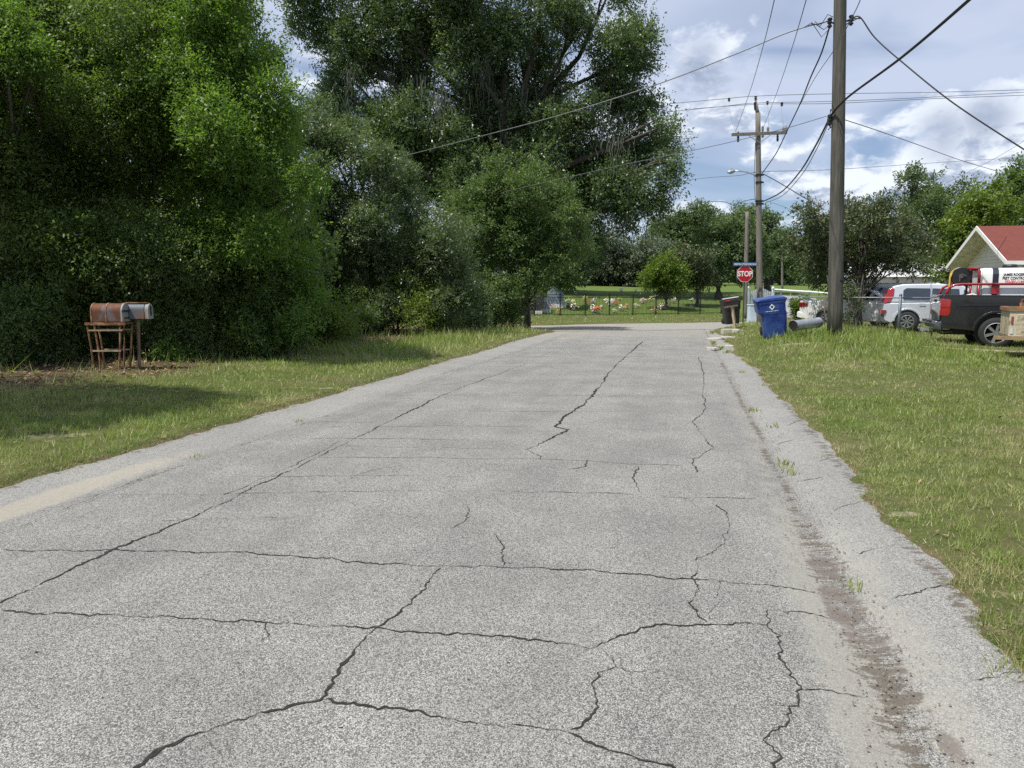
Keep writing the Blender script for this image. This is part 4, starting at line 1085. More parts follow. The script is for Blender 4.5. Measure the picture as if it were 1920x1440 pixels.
        for j in range(m_):
            bx, by = p.x + rg.normal() * .035, p.y + rg.normal() * .05
            a = rg.uniform(0, 6.28); l_ = hh * rg.uniform(.5, 1.4); w_ = max(.004, .0007 * p.y)
            V += [(bx - w_, by, -.01), (bx + w_, by, -.01), (bx + math.cos(a) * l_ * .7, by + math.sin(a) * l_ * .7, l_ + .01)]
            T += [rg.random()] * 3; Dr += [rg.random() * .7] * 3
    o = np_mesh('gutter_weeds', np.array(V), np.arange(len(V)), 3, GRASS, attrs={'tint': T, 'dry': Dr})
    tag(o, 'small weeds and tufts rooted in the gutter joints', 'weeds', kind='stuff')
    # dead leaves under the left trees and a few on the lawn
    V, T = [], []
    n = 9000
    x = -8 - 7 * rg.random(n); y = 8 + 20 * rg.random(n)
    ok = rg.random(n) < litter_mask(x, y) + 0.03
    x, y = x[ok], y[ok]
    n2 = 260
    x2 = 1.6 + 7 * rg.random(n2) ** 1.5; y2 = 2 + 14 * rg.random(n2)
    x = np.concatenate([x, x2]); y = np.concatenate([y, y2])
    n = len(x); z = land(x, y) + 0.012 + 0.02 * rg.random(n)
    a = rg.random(n) * 6.28; L = np.where(x > 0, 0.016 + 0.016 * rg.random(n), 0.03 + 0.03 * rg.random(n)); W = L * .5
    c, s_ = np.cos(a), np.sin(a); tl = rg.normal(size=n) * .35
    v = np.empty((n, 4, 3))
    for k, (u, w_) in enumerate([(-1, 0), (0, -.5), (1, 0), (0, .5)]):
        v[:, k] = np.stack([x + c * u * L - s_ * w_ * L, y + s_ * u * L + c * w_ * L, z + u * L * tl], 1)
    lm = bpy.data.materials.new('dead_leaf'); lm.use_nodes = True
    b = NB(lm.node_tree); b.n.clear(); out = b.new('ShaderNodeOutputMaterial')
    p = principled(b, color=b.mix(b.attr('tint'), (0.10, 0.06, 0.035), (0.36, 0.25, 0.15)), rough=.8, spec=.2); b.l.new(p.outputs[0], out.inputs[0])
    o = np_mesh('fallen_leaves', v.reshape(-1, 3), np.arange(n * 4), 4, lm, attrs={'tint': np.repeat(rg.random(n), 4)})
    tag(o, 'brown fallen leaves scattered under the left trees', 'leaves', kind='stuff')
build_grass()

# ------------------------------------------------------------------ shared materials
M_BLACK = mat('black_paint', (0.012, 0.012, 0.013), 0.45, var=0.3)
M_WHITE = mat('white_paint', (0.78, 0.78, 0.76), 0.5, var=0.05)
M_GALV = mat('galvanised_steel', (0.42, 0.44, 0.46), 0.42, 0.75, var=0.15, dirt=(0.25, 0.25, 0.25), dirtamt=0.1)
M_RUST = mat('rust', (0.15, 0.062, 0.03), 0.9, var=0.45, scale=14, bump=0.5, dirt=(0.33, 0.20, 0.10), dirtamt=0.35)
M_POLE = mat('weathered_pole_wood', (0.085, 0.080, 0.068), 0.92, var=0.38, scale=9, bump=0.9, bscale=14, stretch=(3, 3, 0.18), dirt=(0.045, 0.052, 0.036), dirtamt=0.35, dscale=2.5)
M_POLE2 = mat('pale_pole_wood', (0.165, 0.150, 0.130), 0.92, var=0.25, scale=9, bump=0.6, bscale=14, stretch=(3, 3, 0.2))
M_WOOD = mat('bare_timber', (0.42, 0.33, 0.22), 0.85, var=0.2, scale=8, stretch=(4, 4, .5), dirt=(0.25, .2, .15), dirtamt=.2)
M_TYRE = mat('tyre_rubber', (0.022, 0.022, 0.022), 0.85, var=0.2)
M_RIM = mat('alloy_wheel', (0.55, 0.56, 0.57), 0.28, 0.85, var=0.05)
M_GLASS = glass_mat('dark_glass')
M_RED = mat('red_lens', (0.32, 0.010, 0.010), 0.15, var=0.15, coat=1.0)
M_CHROME = mat('chrome', (0.55, 0.56, 0.58), 0.12, 1.0, var=0.03)
M_WIRE = mat('cable_black', (0.012, 0.012, 0.014), 0.6)
M_WIREG = mat('cable_grey', (0.16, 0.165, 0.17), 0.5, 0.3)
M_CERAMIC = mat('insulator_grey', (0.30, 0.27, 0.25), 0.25)
M_PLASTIC_DK = mat('dark_plastic', (0.018, 0.018, 0.02), 0.5)

# ------------------------------------------------------------------ graveyard fence
def build_fence():
    # 2.0 m bays, from behind the oak to the gate post
    h = 1.42; step = 1.86
    fl = lambda t: (FE_A[0] + CR_T[0] * t, FE_A[1] + CR_T[1] * t)
    root_xy = wxy(*fl(-1.0)); rz = math.atan2(*(lambda a, b_: (b_[1] - a[1], b_[0] - a[0]))(wxy(*fl(0)), wxy(*fl(1))))
    root = empty('graveyard_fence', (root_xy[0], root_xy[1], lz(*root_xy)), rz)
    tag(root, 'long black metal picket fence along the graveyard across the end of the street', 'fence')
    inv = Matrix.Rotation(-rz, 4, 'Z')
    def L(t, z):
        x, y = wxy(*fl(t)); p = Vector((x, y, lz(x, y) + z)) - root.location
        return inv @ p
    n = 10
    t0 = -3.2
    for i in range(n + 1):
        a = L(t0 + i * step, 0)
        g = MB(); g.box((a.x, a.y, a.z + h / 2 - .05), (.065, .065, h + .2)); g.box((a.x, a.y, a.z + h + .06), (.085, .085, .03))
        g.build('fence_post', M_BLACK, root, fix=False)
        if i == n: break
        c = L(t0 + (i + 1) * step, 0)
        g = MB()
        dx = (c - a); ang = math.atan2(dx.z, dx.x); ln = dx.length - .066
        rot = Matrix.Rotation(-ang, 3, 'Y')
        for hz in (0.10, h - .20, h - .02):
            g.box(((a.x + c.x) / 2, (a.y + c.y) / 2, (a.z + c.z) / 2 + hz), (ln, .03, .035), rot)
        k = 17
        for j in range(1, k):
            p = a.lerp(c, j / k)
            g.box((p.x, p.y, p.z + h / 2 - .01), (.016, .016, h + 0.02 - .04))
        g.build('picket_panel', M_BLACK, root, fix=False)
build_fence()

def build_gate():
    m = mat('grey_white_paint', (0.50, 0.55, 0.58), 0.7, var=0.1)
    p = onland(1426, 52.6)
    root = empty('picket_gate', p, YAW + R(22)); tag(root, 'pale arched wooden gate just behind the right end of the graveyard fence', 'gate')
    g = MB()
    for k in range(11):
        x = -0.95 + k * .19; hh = 1.55 + .35 * (1 - abs(x) / .95)
        g.box((x, 0, hh / 2), (.12, .03, hh))
    g.build('picket_panel', m, root, fix=False)
    g = MB()
    for z in (.35, 1.0, 1.5): g.box((0, .033, z), (2.0, .035, .09))
    g.build('rail', m, root, fix=False)
    for s in (-1, 1):
        g = MB(); g.box((s * 1.08, 0, .9), (.13, .13, 1.8)); g.prism([(s * 1.08 - .09, 1.8), (s * 1.08 + .09, 1.8), (s * 1.08, 1.95)], -.09, .09)
        g.build('post', m, root, fix=False)
    # pale blue-grey bin-like box at the fence foot
    p = onland(1414, 43.6)
    g = MB(); g.box((0, 0, .5), (.62, .5, 1.0)); g.box((0, 0, 1.03), (.68, .56, .06))
    o = g.build('utility_box', mat('pale_blue_steel', (0.45, 0.55, 0.60), 0.6), bevel=.02, loc=p); o.rotation_euler = (0, 0, YAW)
    tag(o, 'pale blue-grey steel utility box at the fence foot left of the blue bin', 'utility box')
build_gate()

# guard rail along the top of the side drive
def build_rail():
    root_p = onland(1445, 74)
    root = empty('guard_rail', root_p); tag(root, 'long pale low guard rail at the top of the side drive', 'guard rail')
    pts = [onland(1446 + k * 18, 74 - k * .5) - root_p for k in range(8)]
    g = MB()
    for a, c in zip(pts[:-1], pts[1:]):
        g.tube([a + Vector((0, 0, .55)), c + Vector((0, 0, .55))], .11, 6)
    g.build('rail', mat('rail_white', (.62, .64, .63), .6), root, fix=False)
    for a in pts:
        g = MB(); g.box((a.x, a.y + .12, a.z + .3), (.12, .12, .65)); g.build('post', M_GALV, root, fix=False)
build_rail()

# ------------------------------------------------------------------ graves: flowers and stones
def petals(col): return mat('petals_%s' % col[0], col[1], .7, var=.25, scale=20)
PET = {'white': ('white', (.80, .80, .74)), 'red': ('red', (.62, .03, .03)), 'pink': ('pink', (.75, .32, .36)), 'orange': ('orange', (.80, .22, .06)), 'yellow': ('yellow', (.80, .68, .15)),
       'crimson': ('crimson', (.40, .01, .05)), 'purple': ('purple', (.30, .16, .40)), 'peach': ('peach', (.80, .50, .34))}
def build_flowers():
    stem = mat('bouquet_leaves', (.035, .09, .02), .7)
    vase = mat('vase_stone', (.45, .44, .42), .6)
    spots = [  # px, py(centre), size px, colours, label
        (1019, 572, 4, 'red', 'white', 'bouquet of dark red flowers left of the first full fence bay post'), (1028, 577, 7, 'crimson', 'pink', 'large crimson and pink bouquet beside the first fence post'),
        (1044, 570, 5, 'orange', 'purple', 'orange and purple bouquet right of the crimson one'), (1049, 586, 5, 'orange', 'red', 'low orange-red bouquet right against the fence foot'),
        (1048, 578, 3, 'white', 'white', 'small white bouquet above the low orange-red one'), (1058, 573, 5, 'pink', 'white', 'pink bouquet left of the white arch of flowers'),
        (1066, 569, 6, 'white', 'white', 'arched spray of white flowers before the dark leafy tree'), (1076, 578, 6, 'white', 'peach', 'white and peach bouquet at the right foot of the white arch'),
        (1075, 567, 4, 'yellow', 'white', 'yellow flowers beside the trunk of the dark leafy tree'), (1097, 562, 4, 'white', 'yellow', 'white bouquet at the far left of the second bay'),
        (1101, 570, 5, 'orange', 'pink', 'orange and pink bouquet in the second bay'), (1112, 567, 4, 'purple', 'white', 'purple and white bouquet in the second bay'),
        (1116, 562, 3, 'white', 'pink', 'little white bouquet at the back of the second bay'), (1112, 582, 6, 'white', 'peach', 'white bouquet close to the fence left of the big red one'),
        (1121, 584, 7, 'orange', 'red', 'biggest bright orange-red bouquet close to the fence'), (1128, 576, 3, 'white', 'white', 'small white bouquet just left of the third fence post'),
        (1137, 566, 5, 'white', 'yellow', 'white bouquet behind the third fence post'), (1143, 570, 6, 'white', 'white', 'large white bouquet in the third bay'),
        (1148, 565, 4, 'white', 'pink', 'white and pink bouquet at the back of the third bay'), (1155, 570, 4, 'red', 'pink', 'reddish bouquet right of the large white one'),
        (1162, 562, 3, 'yellow', 'yellow', 'yellow bouquet in the third bay, farthest back'), (1152, 584, 4, 'white', 'purple', 'white and purple bouquet near the fence in the third bay'),
        (1166, 580, 5, 'white', 'peach', 'white and peach bouquet in the third bay near the fence'), (1175, 577, 4, 'orange', 'pink', 'orange bouquet left of the fourth fence post'),
        (1192, 576, 4, 'white', 'yellow', 'white bouquet just right of the fourth fence post'), (1197, 575, 2.5, 'white', 'white', 'tiny white bouquet right of the fourth fence post'),
        (1205, 566, 5, 'white', 'pink', 'full white and pink bouquet in the fourth bay'), (1212, 565, 3, 'crimson', 'purple', 'dark crimson bouquet in the fourth bay'),
        (1221, 562, 4, 'white', 'yellow', 'white bouquet left of the bright green tree trunk'), (1228, 558, 4, 'white', 'white', 'white bouquet farthest back by the bright green tree'),
        (1227, 583, 5, 'peach', 'orange', 'peach bouquet near the fence left of the bright green tree'), (1239, 578, 5, 'white', 'peach', 'white and peach bouquet before the bright green tree trunk'),
        (1246, 575, 6, 'orange', 'white', 'orange and white bouquet before the bright green tree trunk'), (1252, 573, 5, 'white', 'white', 'round white bouquet right of the bright green tree trunk'),
        (1262, 566, 4, 'white', 'yellow', 'white bouquet in the row leading back from the bright tree'), (1266, 562, 3.5, 'yellow', 'white', 'yellow-white bouquet farther back in the row from the bright tree'),
        (1296, 563, 3, 'white', 'white', 'upper white bouquet right of the sixth fence post'), (1296, 578, 3, 'white', 'white', 'lower white bouquet right of the sixth fence post'),
        (1165, 545, 4, 'white', 'white', 'white flowers far back on the lawn above the third bay'), (1192, 545, 3, 'white', 'pink', 'small pinkish flowers far back above the fourth bay'),
        (1220, 546, 3, 'white', 'yellow', 'small pale flowers far back left of the bright green tree'), (1080, 550, 3, 'white', 'white', 'white flowers at the edge of the tree shade far back left')]
    for k, (px, py, s, c1, c2, lab) in enumerate(spots):
        rr = random.Random(k + 300)
        # walk the ray until it meets the rising lawn
        d = 49.0
        while d < 110:
            p = at(px, py + s * .8, d)
            if p.z <= lz(p.x, p.y): break
            d += 0.2
        zg = lz(p.x, p.y); rad = s / F * d * 1.4
        root = empty('grave_flowers', (p.x, p.y, zg), rr.uniform(0, 6))
        tag(root, lab, 'flowers', 'flower arrangements on the graves')
        g = MB(); g.lathe([(0, 0), (rad * .35, 0), (rad * .28, rad * .3), (rad * .42, rad * .6), (rad * .36, rad * .62), (0, rad * .6)], n=8); g.build('vase', vase, root, smooth=True)
        g = MB(); g2 = MB()
        for j in range(26):
            dv = Vector((rr.gauss(0, 1), rr.gauss(0, .8), abs(rr.gauss(.2, .8)))).normalized() * rad * rr.uniform(.5, 1.05) + Vector((0, 0, rad * .75))
            q = rr.uniform(.14, .24) * rad
            vs = [dv + Vector((math.cos(a) * q, math.sin(a) * q, rr.uniform(-.4, .4) * q)) for a in (0, 1.26, 2.51, 3.77, 5.03)] + [dv + Vector((0, 0, q * .7))]
            g.cur = 0 if rr.random() < .6 else 1
            g.add(vs, [(0, 1, 5), (1, 2, 5), (2, 3, 5), (3, 4, 5), (4, 0, 5), (4, 3, 2, 1, 0)])
        g.build('blossom', [petals(PET[c1]), petals(PET[c2])], root, fix=False)
        for j in range(20):
            dv = Vector((rr.gauss(0, 1), rr.gauss(0, .8), rr.gauss(0, .6))).normalized() * rad * rr.uniform(.4, .95) + Vector((0, 0, rad * .7))
            q = rad * .28; e = Vector((rr.gauss(0, 1), rr.gauss(0, 1), rr.gauss(0, .6))).normalized() * q; f = e.cross(Vector((0, .3, 1))).normalized() * q * .3
            g2.add([dv - e, dv + f, dv + e, dv - f], [(0, 1, 2, 3)])
        g2.build('leaves', stem, root, fix=False)
    # monuments at the left end
    blue = mat('blue_grey_granite', (.24, .29, .36), .6, var=.15, scale=12)
    dark = mat('dark_granite', (.06, .055, .07), .4, var=.2, scale=20)
    pale = mat('pale_marble', (.62, .62, .60), .7, var=.1)
    def stone(name, px, d, w, h, t, m, lab, top=0.0, cat='gravestone'):
        p = onland(px, d)
        root = empty(name, p, YAW + R(6)); tag(root, lab, cat, 'gravestones and tombs')
        g = MB(); g.box((0, 0, .08), (w * 1.25, t * 1.5, .26)); g.build('plinth', pale, root, bevel=.02)
        g = MB(); g.prism([(-w / 2, .21), (w / 2, .21), (w / 2, h), (w * .3, h + top * .55), (0, h + top), (-w * .3, h + top * .55), (-w / 2, h)], -t / 2, t / 2); g.build('headstone', m, root, bevel=.015)
    stone('tomb', 1040, 55, 1.25, 1.05, .5, blue, 'large blue-grey tomb with a gabled top at the left end of the graveyard', .45, 'tomb')
    stone('gravestone', 1019, 52, .8, .95, .25, blue, 'blue-grey gravestone left of the gabled tomb', .06)
    stone('gravestone', 998, 51.5, .75, 1.1, .25, dark, 'dark upright gravestone, leftmost behind the fence', .05)
    stone('gravestone', 1010, 51, .38, 1.15, .25, dark, 'narrow black gravestone between the two blue-grey stones and the fence end', .1)
    # long pale shed wall behind the left end of the fence
    p = onland(955, 56)
    root = empty('mausoleum', p, YAW); tag(root, 'long pale mausoleum building behind the oak trunk at the left end of the fence', 'mausoleum')
    g = MB(); g.box((0, 0, 1.0), (3.6, 3.0, 2.0)); g.build('wall', pale, root, bevel=.02)
    g = MB(); g.prism([(-1.95, 2.0), (1.95, 2.0), (1.95, 2.1), (0, 2.45), (-1.95, 2.1)], -1.7, 1.7); g.build('roof', mat('pale_roof', (.5, .5, .5), .7), root)
    g = MB(); g.box((.6, -1.52, .85), (.8, .06, 1.7)); g.build('door', M_GALV, root)
build_flowers()

# ------------------------------------------------------------------ poles
def pole(name, foot, top, r0, r1, m, lab):
    root = empty(name, foot); tag(root, lab, 'utility pole', 'wooden utility poles')
    v = Vector(top) - Vector(foot)
    g = MB(); n = 14
    g.tube([v * (i / n) + Vector((0, 0, -0.3 if i == 0 else 0)) for i in range(n + 1)], [r0 + (r1 - r0) * i / n for i in range(n + 1)], 16)
    g.build('pole', m, root, smooth=True, fix=False)
    return root
def build_poles():
    # nearest pole
    fa = onland(1569, 21.0); ta = at(1578, -160, 21.0)
    A = pole('utility_pole', fa, ta, .205, .15, M_POLE, 'nearest weathered dark wooden pole running out of the top of the picture')
    def loc(px, py, d=21.0): return at(px, py, d) - fa
    g = MB(); c = loc(1569, 526); g.tube([c - Vector((0, 0, .03)), c + Vector((0, 0, .03))], .197, 16); g.build('band', M_BLACK, A, smooth=True)
    for (y, s) in [(45, 'l'), (228, 'l'), (40, 'r')]:
        g = MB()
        x0 = 1567 if s == 'l' else 1586; x1 = 1556 if s == 'l' else 1596
        a = loc(x0, y); e = loc(x1, y - 4); g.tube([a, e], .022, 8)
        g.tube([e + Vector((0, 0, .10)), e + Vector((0, 0, -.16))], [.05, .035], 8)
        for k in range(3): g.tube([e + Vector((0, 0, .08 - k * .09)), e + Vector((0, 0, .055 - k * .09))], .065, 10)
        g.build('bracket', M_BLACK, A, fix=False)
    rr = random.Random(4)
    for k in range(4):                       # loose loops of drop wire at the top and below the lower bracket
        g = MB(); a = loc(1562 - k * 2, 32 + k * 7); e = loc(1528 - k * 7, 40 + k * 4)
        g.tube([a, a.lerp(e, .3) + Vector((0, 0, .10 - .11 * k)), a.lerp(e, .7) + Vector((0, 0, -.16 + .1 * k)), e], .010, 5)
        g.build('wire_loop', M_WIRE, A, fix=False)
    for k in range(2):
        g = MB(); a = loc(1587, 40 + k * 6); e = loc(1613, 32 + k * 3)
        g.tube([a, a.lerp(e, .5) + Vector((0, 0, -.04 + .12 * k)), e], .014, 5); g.build('wire_loop', M_WIRE, A, fix=False)
    g = MB(); g.tube([loc(1558, 205), loc(1554, 225), loc(1557, 240), loc(1553, 243)], .02, 6); g.tube([loc(1555, 215), loc(1552, 232)], .035, 6); g.build('wire_loop', M_WIRE, A, fix=False)
    # crossarm pole
    fb = onland(1427, 36.5); tb = at(1421, 212, 36.5)
    B = pole('utility_pole', fb, tb, .155, .115, M_POLE2, 'crossarm pole carrying a street lamp, between stop sign and blue bin')
    lb = lambda px, py, d=36.5: at(px, py, d) - fb
    g = MB(); g.tube([lb(1421, 214), lb(1419, 205), lb(1417, 190)], [.1, .085, .06], 8); g.build('pole_top', M_POLE2, B, smooth=True, fix=False)
    g = MB(); g.tube([lb(1417, 206), lb(1416, 192)], .075, 8)
    for k in range(3): g.tube([lb(1417, 188 - k * 3), lb(1417, 186.6 - k * 3)], .07, 8)
    g.tube([lb(1417, 192), lb(1417, 180)], .025, 6); g.build('insulator', M_BLACK, B, fix=False)
    g = MB(); a = lb(1372, 252.5, 36.3); e = lb(1475, 248.5, 36.3); mid = (a + e) / 2; ln = (e - a).length
    rt = (e - a).to_track_quat('X', 'Z').to_matrix(); g.box(mid, (ln, .11, .13), rt); g.build('crossarm', mat('crossarm_wood', (.16, .14, .12), .9, var=.3), B, fix=False)
    for s in (1400, 1446):
        g = MB(); g.tube([lb(s, 252, 36.25), lb(1425, 268, 36.3)], .018, 5); g.build('brace', M_GALV, B, fix=False)
    for (x, y0, y1) in [(1384, 247, 266), (1430, 246, 258), (1458, 247, 265), (1430, 236, 246), (1474, 236, 250), (1469, 238, 247), (1440, 238, 246)]:
        g = MB(); g.tube([lb(x, y0), lb(x, y1)], [.035, .05], 8)
        for k in range(3): q = y0 + (y1 - y0) * (.25 + .25 * k); g.tube([lb(x, q), lb(x, q + 1)], .065, 8)
        g.build('insulator', M_CERAMIC if y1 < 260 else M_BLACK, B, fix=False)
    g = MB(); g.tube([lb(1421, 335), lb(1414, 328), lb(1402, 323), lb(1388, 320.5), lb(1376, 320.5)], .03, 8)
    lamp = g.build('lamp_arm', M_GALV, B, smooth=True, fix=False)
    g = MB(); a = lb(1364, 323); e = lb(1378, 320.5); g.tube([a, a.lerp(e, .3), a.lerp(e, .7), e], [.05, .11, .10, .04], 8); g.box(lb(1372, 317.5), (.09, .09, .09)); g.build('lamp_head', M_GALV, lamp, smooth=False, fix=False)
    for y in (328, 377, 382, 342):
        g = MB(); g.box(lb(1423, y), (.30, .30, .07)); g.tube([lb(1420, y), lb(1432, y)], .04, 6); g.build('cable_clamp', M_BLACK, B, fix=False)
    g = MB(); g.tube([lb(1416.3, 268), lb(1414, 330), lb(1416, 380)], .012, 5); g.build('ground_wire', M_WIRE, B, fix=False)
    # far pole behind the stop sign
    fc = onland(1398, 47.5); tc = at(1401, 397, 47.5)
    pole('utility_pole', fc, tc, .15, .11, M_POLE2, 'short grey pole directly behind the stop sign')
    # guy strut pole far right in the trees
    fd = onland(1466, 95); pole('utility_pole', fd, at(1466, 447, 95), .14, .11, M_POLE2, 'distant thin pole in the dip right of the crossarm pole')
build_poles()

def build_wires():
    def wire(pts, r, lab, m=M_WIRE, tension=None, grp='overhead wires'):
        """pts: (px, py, distance) along the cable; a smooth curve runs through them"""
        P = [at(*p) for p in pts]
        out = []
        for i in range(len(P) - 1):
            p0 = P[max(0, i - 1)]; p1 = P[i]; p2 = P[i + 1]; p3 = P[min(len(P) - 1, i + 2)]
            for k in range(10):
                t = k / 10
                out.append(0.5 * ((2 * p1) + (p2 - p0) * t + (2 * p0 - 5 * p1 + 4 * p2 - p3) * t * t + (3 * p1 - p0 - 3 * p2 + p3) * t ** 3))
        out.append(P[-1])
        o0 = Vector(out[0])
        g = MB(); g.tube([p - o0 for p in out], r, 5)
        o = g.build('overhead_wire', m, smooth=True, fix=False, loc=o0)
        tag(o, lab, 'wire', grp)
    A = 21.0; B = 36.5
    wire([(1558, 38, A), (1480, 60, 21.4), (1380, 101, 22), (1235, 157, 23), (1060, 213, 24.4), (900, 256, 26), (740, 297, 28)], .016, 'service wire sloping down left from the nearest pole top across the giant oak', M_WIREG)
    wire([(1556, 48, A), (1540, 100, 22.5), (1520, 145, 24.5), (1500, 195, 28), (1476, 245, 32), (1455, 288, 34.5), (1429, 325, B)], .022, 'twisted black cable from the nearest pole top down behind the crossarm')
    wire([(1613, 0, 14), (1600, 28, 15), (1565, 92, 18.5), (1520, 160, 24), (1476, 243, B)], .009, 'thin wire from the top edge passing behind the nearest pole to the crossarm end', M_WIREG)
    wire([(1453, -5, 13), (1430, 90, 19), (1405, 175, 27), (1379, 247, B)], .009, 'thin wire from the top edge to the left end of the crossarm', M_WIREG)
    wire([(1513, -5, 13), (1485, 90, 19), (1458, 170, 27), (1431, 240, B)], .009, 'thin wire from the top edge to the middle of the crossarm', M_WIREG)
    wire([(1555, 222, A), (1530, 272, 23), (1500, 322, 27), (1465, 360, 32), (1432, 377, B)], .026, 'thick sagging cable between the lower bracket and crossarm pole, the upper of two')
    wire([(1553, 232, A), (1530, 282, 23), (1503, 328, 27), (1468, 366, 32), (1436, 380, B)], .013, 'thin sagging cable right beneath the thick one to the crossarm pole', M_WIREG)
    wire([(1556, 218, A), (1590, 182, 20), (1690, 108, 16), (1820, -3, 12), (1900, -80, 10)], .028, 'thick black cable climbing from the nearest pole to the top right corner')
    wire([(1595, 38, A), (1612, 32, 20.8), (1640, 70, 20.6), (1690, 115, 20), (1790, 195, 19), (1935, 290, 18)], .018, 'black cable falling from the nearest pole top to the right edge')
    wire([(1582, 224, A), (1640, 243, 22), (1720, 271, 25), (1800, 300, 29), (1870, 321, 33)], .012, 'thin service drop from the nearest pole right to the camphor trees', M_WIREG)
    wire([(1552, 217, A), (1475, 240, 22), (1380, 264, 23.5), (1280, 286, 25), (1150, 313, 27), (940, 361, 31)], .010, 'thin wire sloping down left below the service wire across the oak', M_WIREG)
    wire([(1250, 195, 70), (1350, 186, 62), (1420, 180, 58), (1560, 176, 58), (1750, 173, 60), (1935, 168, 64)], .022, 'highest of the far level line wires crossing the sky', M_WIREG, grp='far line wires')
    wire([(1250, 210, 70), (1350, 200, 62), (1420, 193, 58), (1560, 190, 58), (1750, 182, 60), (1935, 172, 64)], .022, 'second far level line wire crossing the sky', M_WIREG, grp='far line wires')
    wire([(1300, 204, 71), (1420, 195.5, 59), (1560, 194, 59), (1750, 185, 61), (1935, 178, 65)], .022, 'third far level line wire just under the second', M_WIREG, grp='far line wires')
    wire([(1240, 345, 60), (1320, 334, 52), (1385, 329, 42), (1429, 322, B), (1560, 318, 42), (1740, 306, 52), (1935, 294, 64)], .014, 'thin line wire crossing the sky at street lamp height', M_WIREG)
    wire([(1285, 384, 48), (1335, 378, 44), (1360, 379, 41), (1376, 385, 40), (1395, 377, 38), (1424, 372, B)], .016, 'slack kinked wire reaching left from the crossarm pole below the lamp')
    wire([(1431, 326, B), (1460, 342, 36.6), (1500, 366, 37), (1545, 393, 38)], .020, 'black service drop falling right from the crossarm pole to the trees')
    wire([(1436, 376, B), (1470, 388, 38), (1508, 404, 40)], .008, 'hair-thin wire falling right from the lower clamp of the crossarm pole', M_WIREG)
    wire([(1367, 190, 58), (1369, 210, 52), (1374, 235, 44), (1381, 248, B)], .008, 'curved jumper wire above the left crossarm end', M_WIREG, grp='jumper wires')
    wire([(1439, 196, 58), (1441, 215, 50), (1441, 237, B)], .008, 'jumper wire above the middle of the crossarm', M_WIREG, grp='jumper wires')
    wire([(1466, 198, 58), (1466, 215, 50), (1470, 238, B)], .008, 'jumper wire above the right crossarm end', M_WIREG, grp='jumper wires')
    wire([(1935, 255, 40), (1860, 300, 45), (1770, 345, 52)], .010, 'faint wire slanting through the clouds at the right edge, left one', M_WIREG)
    for px, py in ((1367, 187), (1439, 193), (1466, 196)):
        p = at(px, py, 58)
        g = MB(); g.tube([(0, 0, -.14), (0, 0, .14)], .05, 8)
        for k in range(3): g.tube([(0, 0, -.08 + k * .08), (0, 0, -.05 + k * .08)], .10, 8)
        o = g.build('line_insulator', M_BLACK, loc=p, fix=False)
        tag(o, 'dark line insulator hanging on the far wires above the %s of the crossarm' % {1367: 'left end', 1439: 'middle', 1466: 'right end'}[px], 'insulator', 'line insulators')
build_wires()

# ------------------------------------------------------------------ signs
def build_signs():
    red = mat('sign_red', (0.42, 0.012, 0.03), .45, var=.06); wh = mat('sign_white', (.82, .82, .80), .5, var=.03)
    blue = mat('sign_blue', (0.045, 0.12, 0.26), .5, var=.08)
    d = 36.0
    foot = onland(1395, d); c = at(1394.5, 513.5, d)
    root = empty('stop_sign', foot, YAW + R(2)); tag(root, 'red octagonal STOP sign on a thin dark post', 'road sign')
    hz = c.z - foot.z
    g = MB(); g.box((0, .03, hz / 2 + .28), (.06, .04, hz + .66)); g.build('post', mat('post_dark_green', (.05, .06, .05), .7), root, fix=False)
    octa = lambda r: [(r * math.cos(R(22.5 + 45 * k)), r * math.sin(R(22.5 + 45 * k)) + hz) for k in range(8)]
    g = MB(); g.prism(octa(.412), -.004, .004); f = g.build('sign_plate', wh, root)
    g = MB(); g.prism(octa(.388), -.0075, -.0045); g.build('red_face', red, f)
    text('STOP', .335, wh, f, (0, -.0095, hz - .005), (R(90), 0, 0), bold=.011, extrude=.001, sx=.86)
    # street name blade, a thing of its own on the same post
    cb = at(1396, 495.5, d)
    o = empty('street_name_sign', (foot.x, foot.y, cb.z), YAW + R(2)); tag(o, 'long blue street name blade mounted above the octagonal sign', 'street sign')
    g = MB(); g.prism([(-.60, -.085), (.60, -.085), (.60, .085), (-.60, .085)], -.030, -.024); pl = g.build('sign_plate', blue, o)
    g = MB(); g.box((0, .0, .02), (.07, .045, .26)); g.build('bracket', M_GALV, o)
    text('MARTIN LUTHER KING BLVD', .115, wh, pl, (0, -.0325, 0), (R(90), 0, 0), bold=.002, extrude=.001, sx=.72)
build_signs()

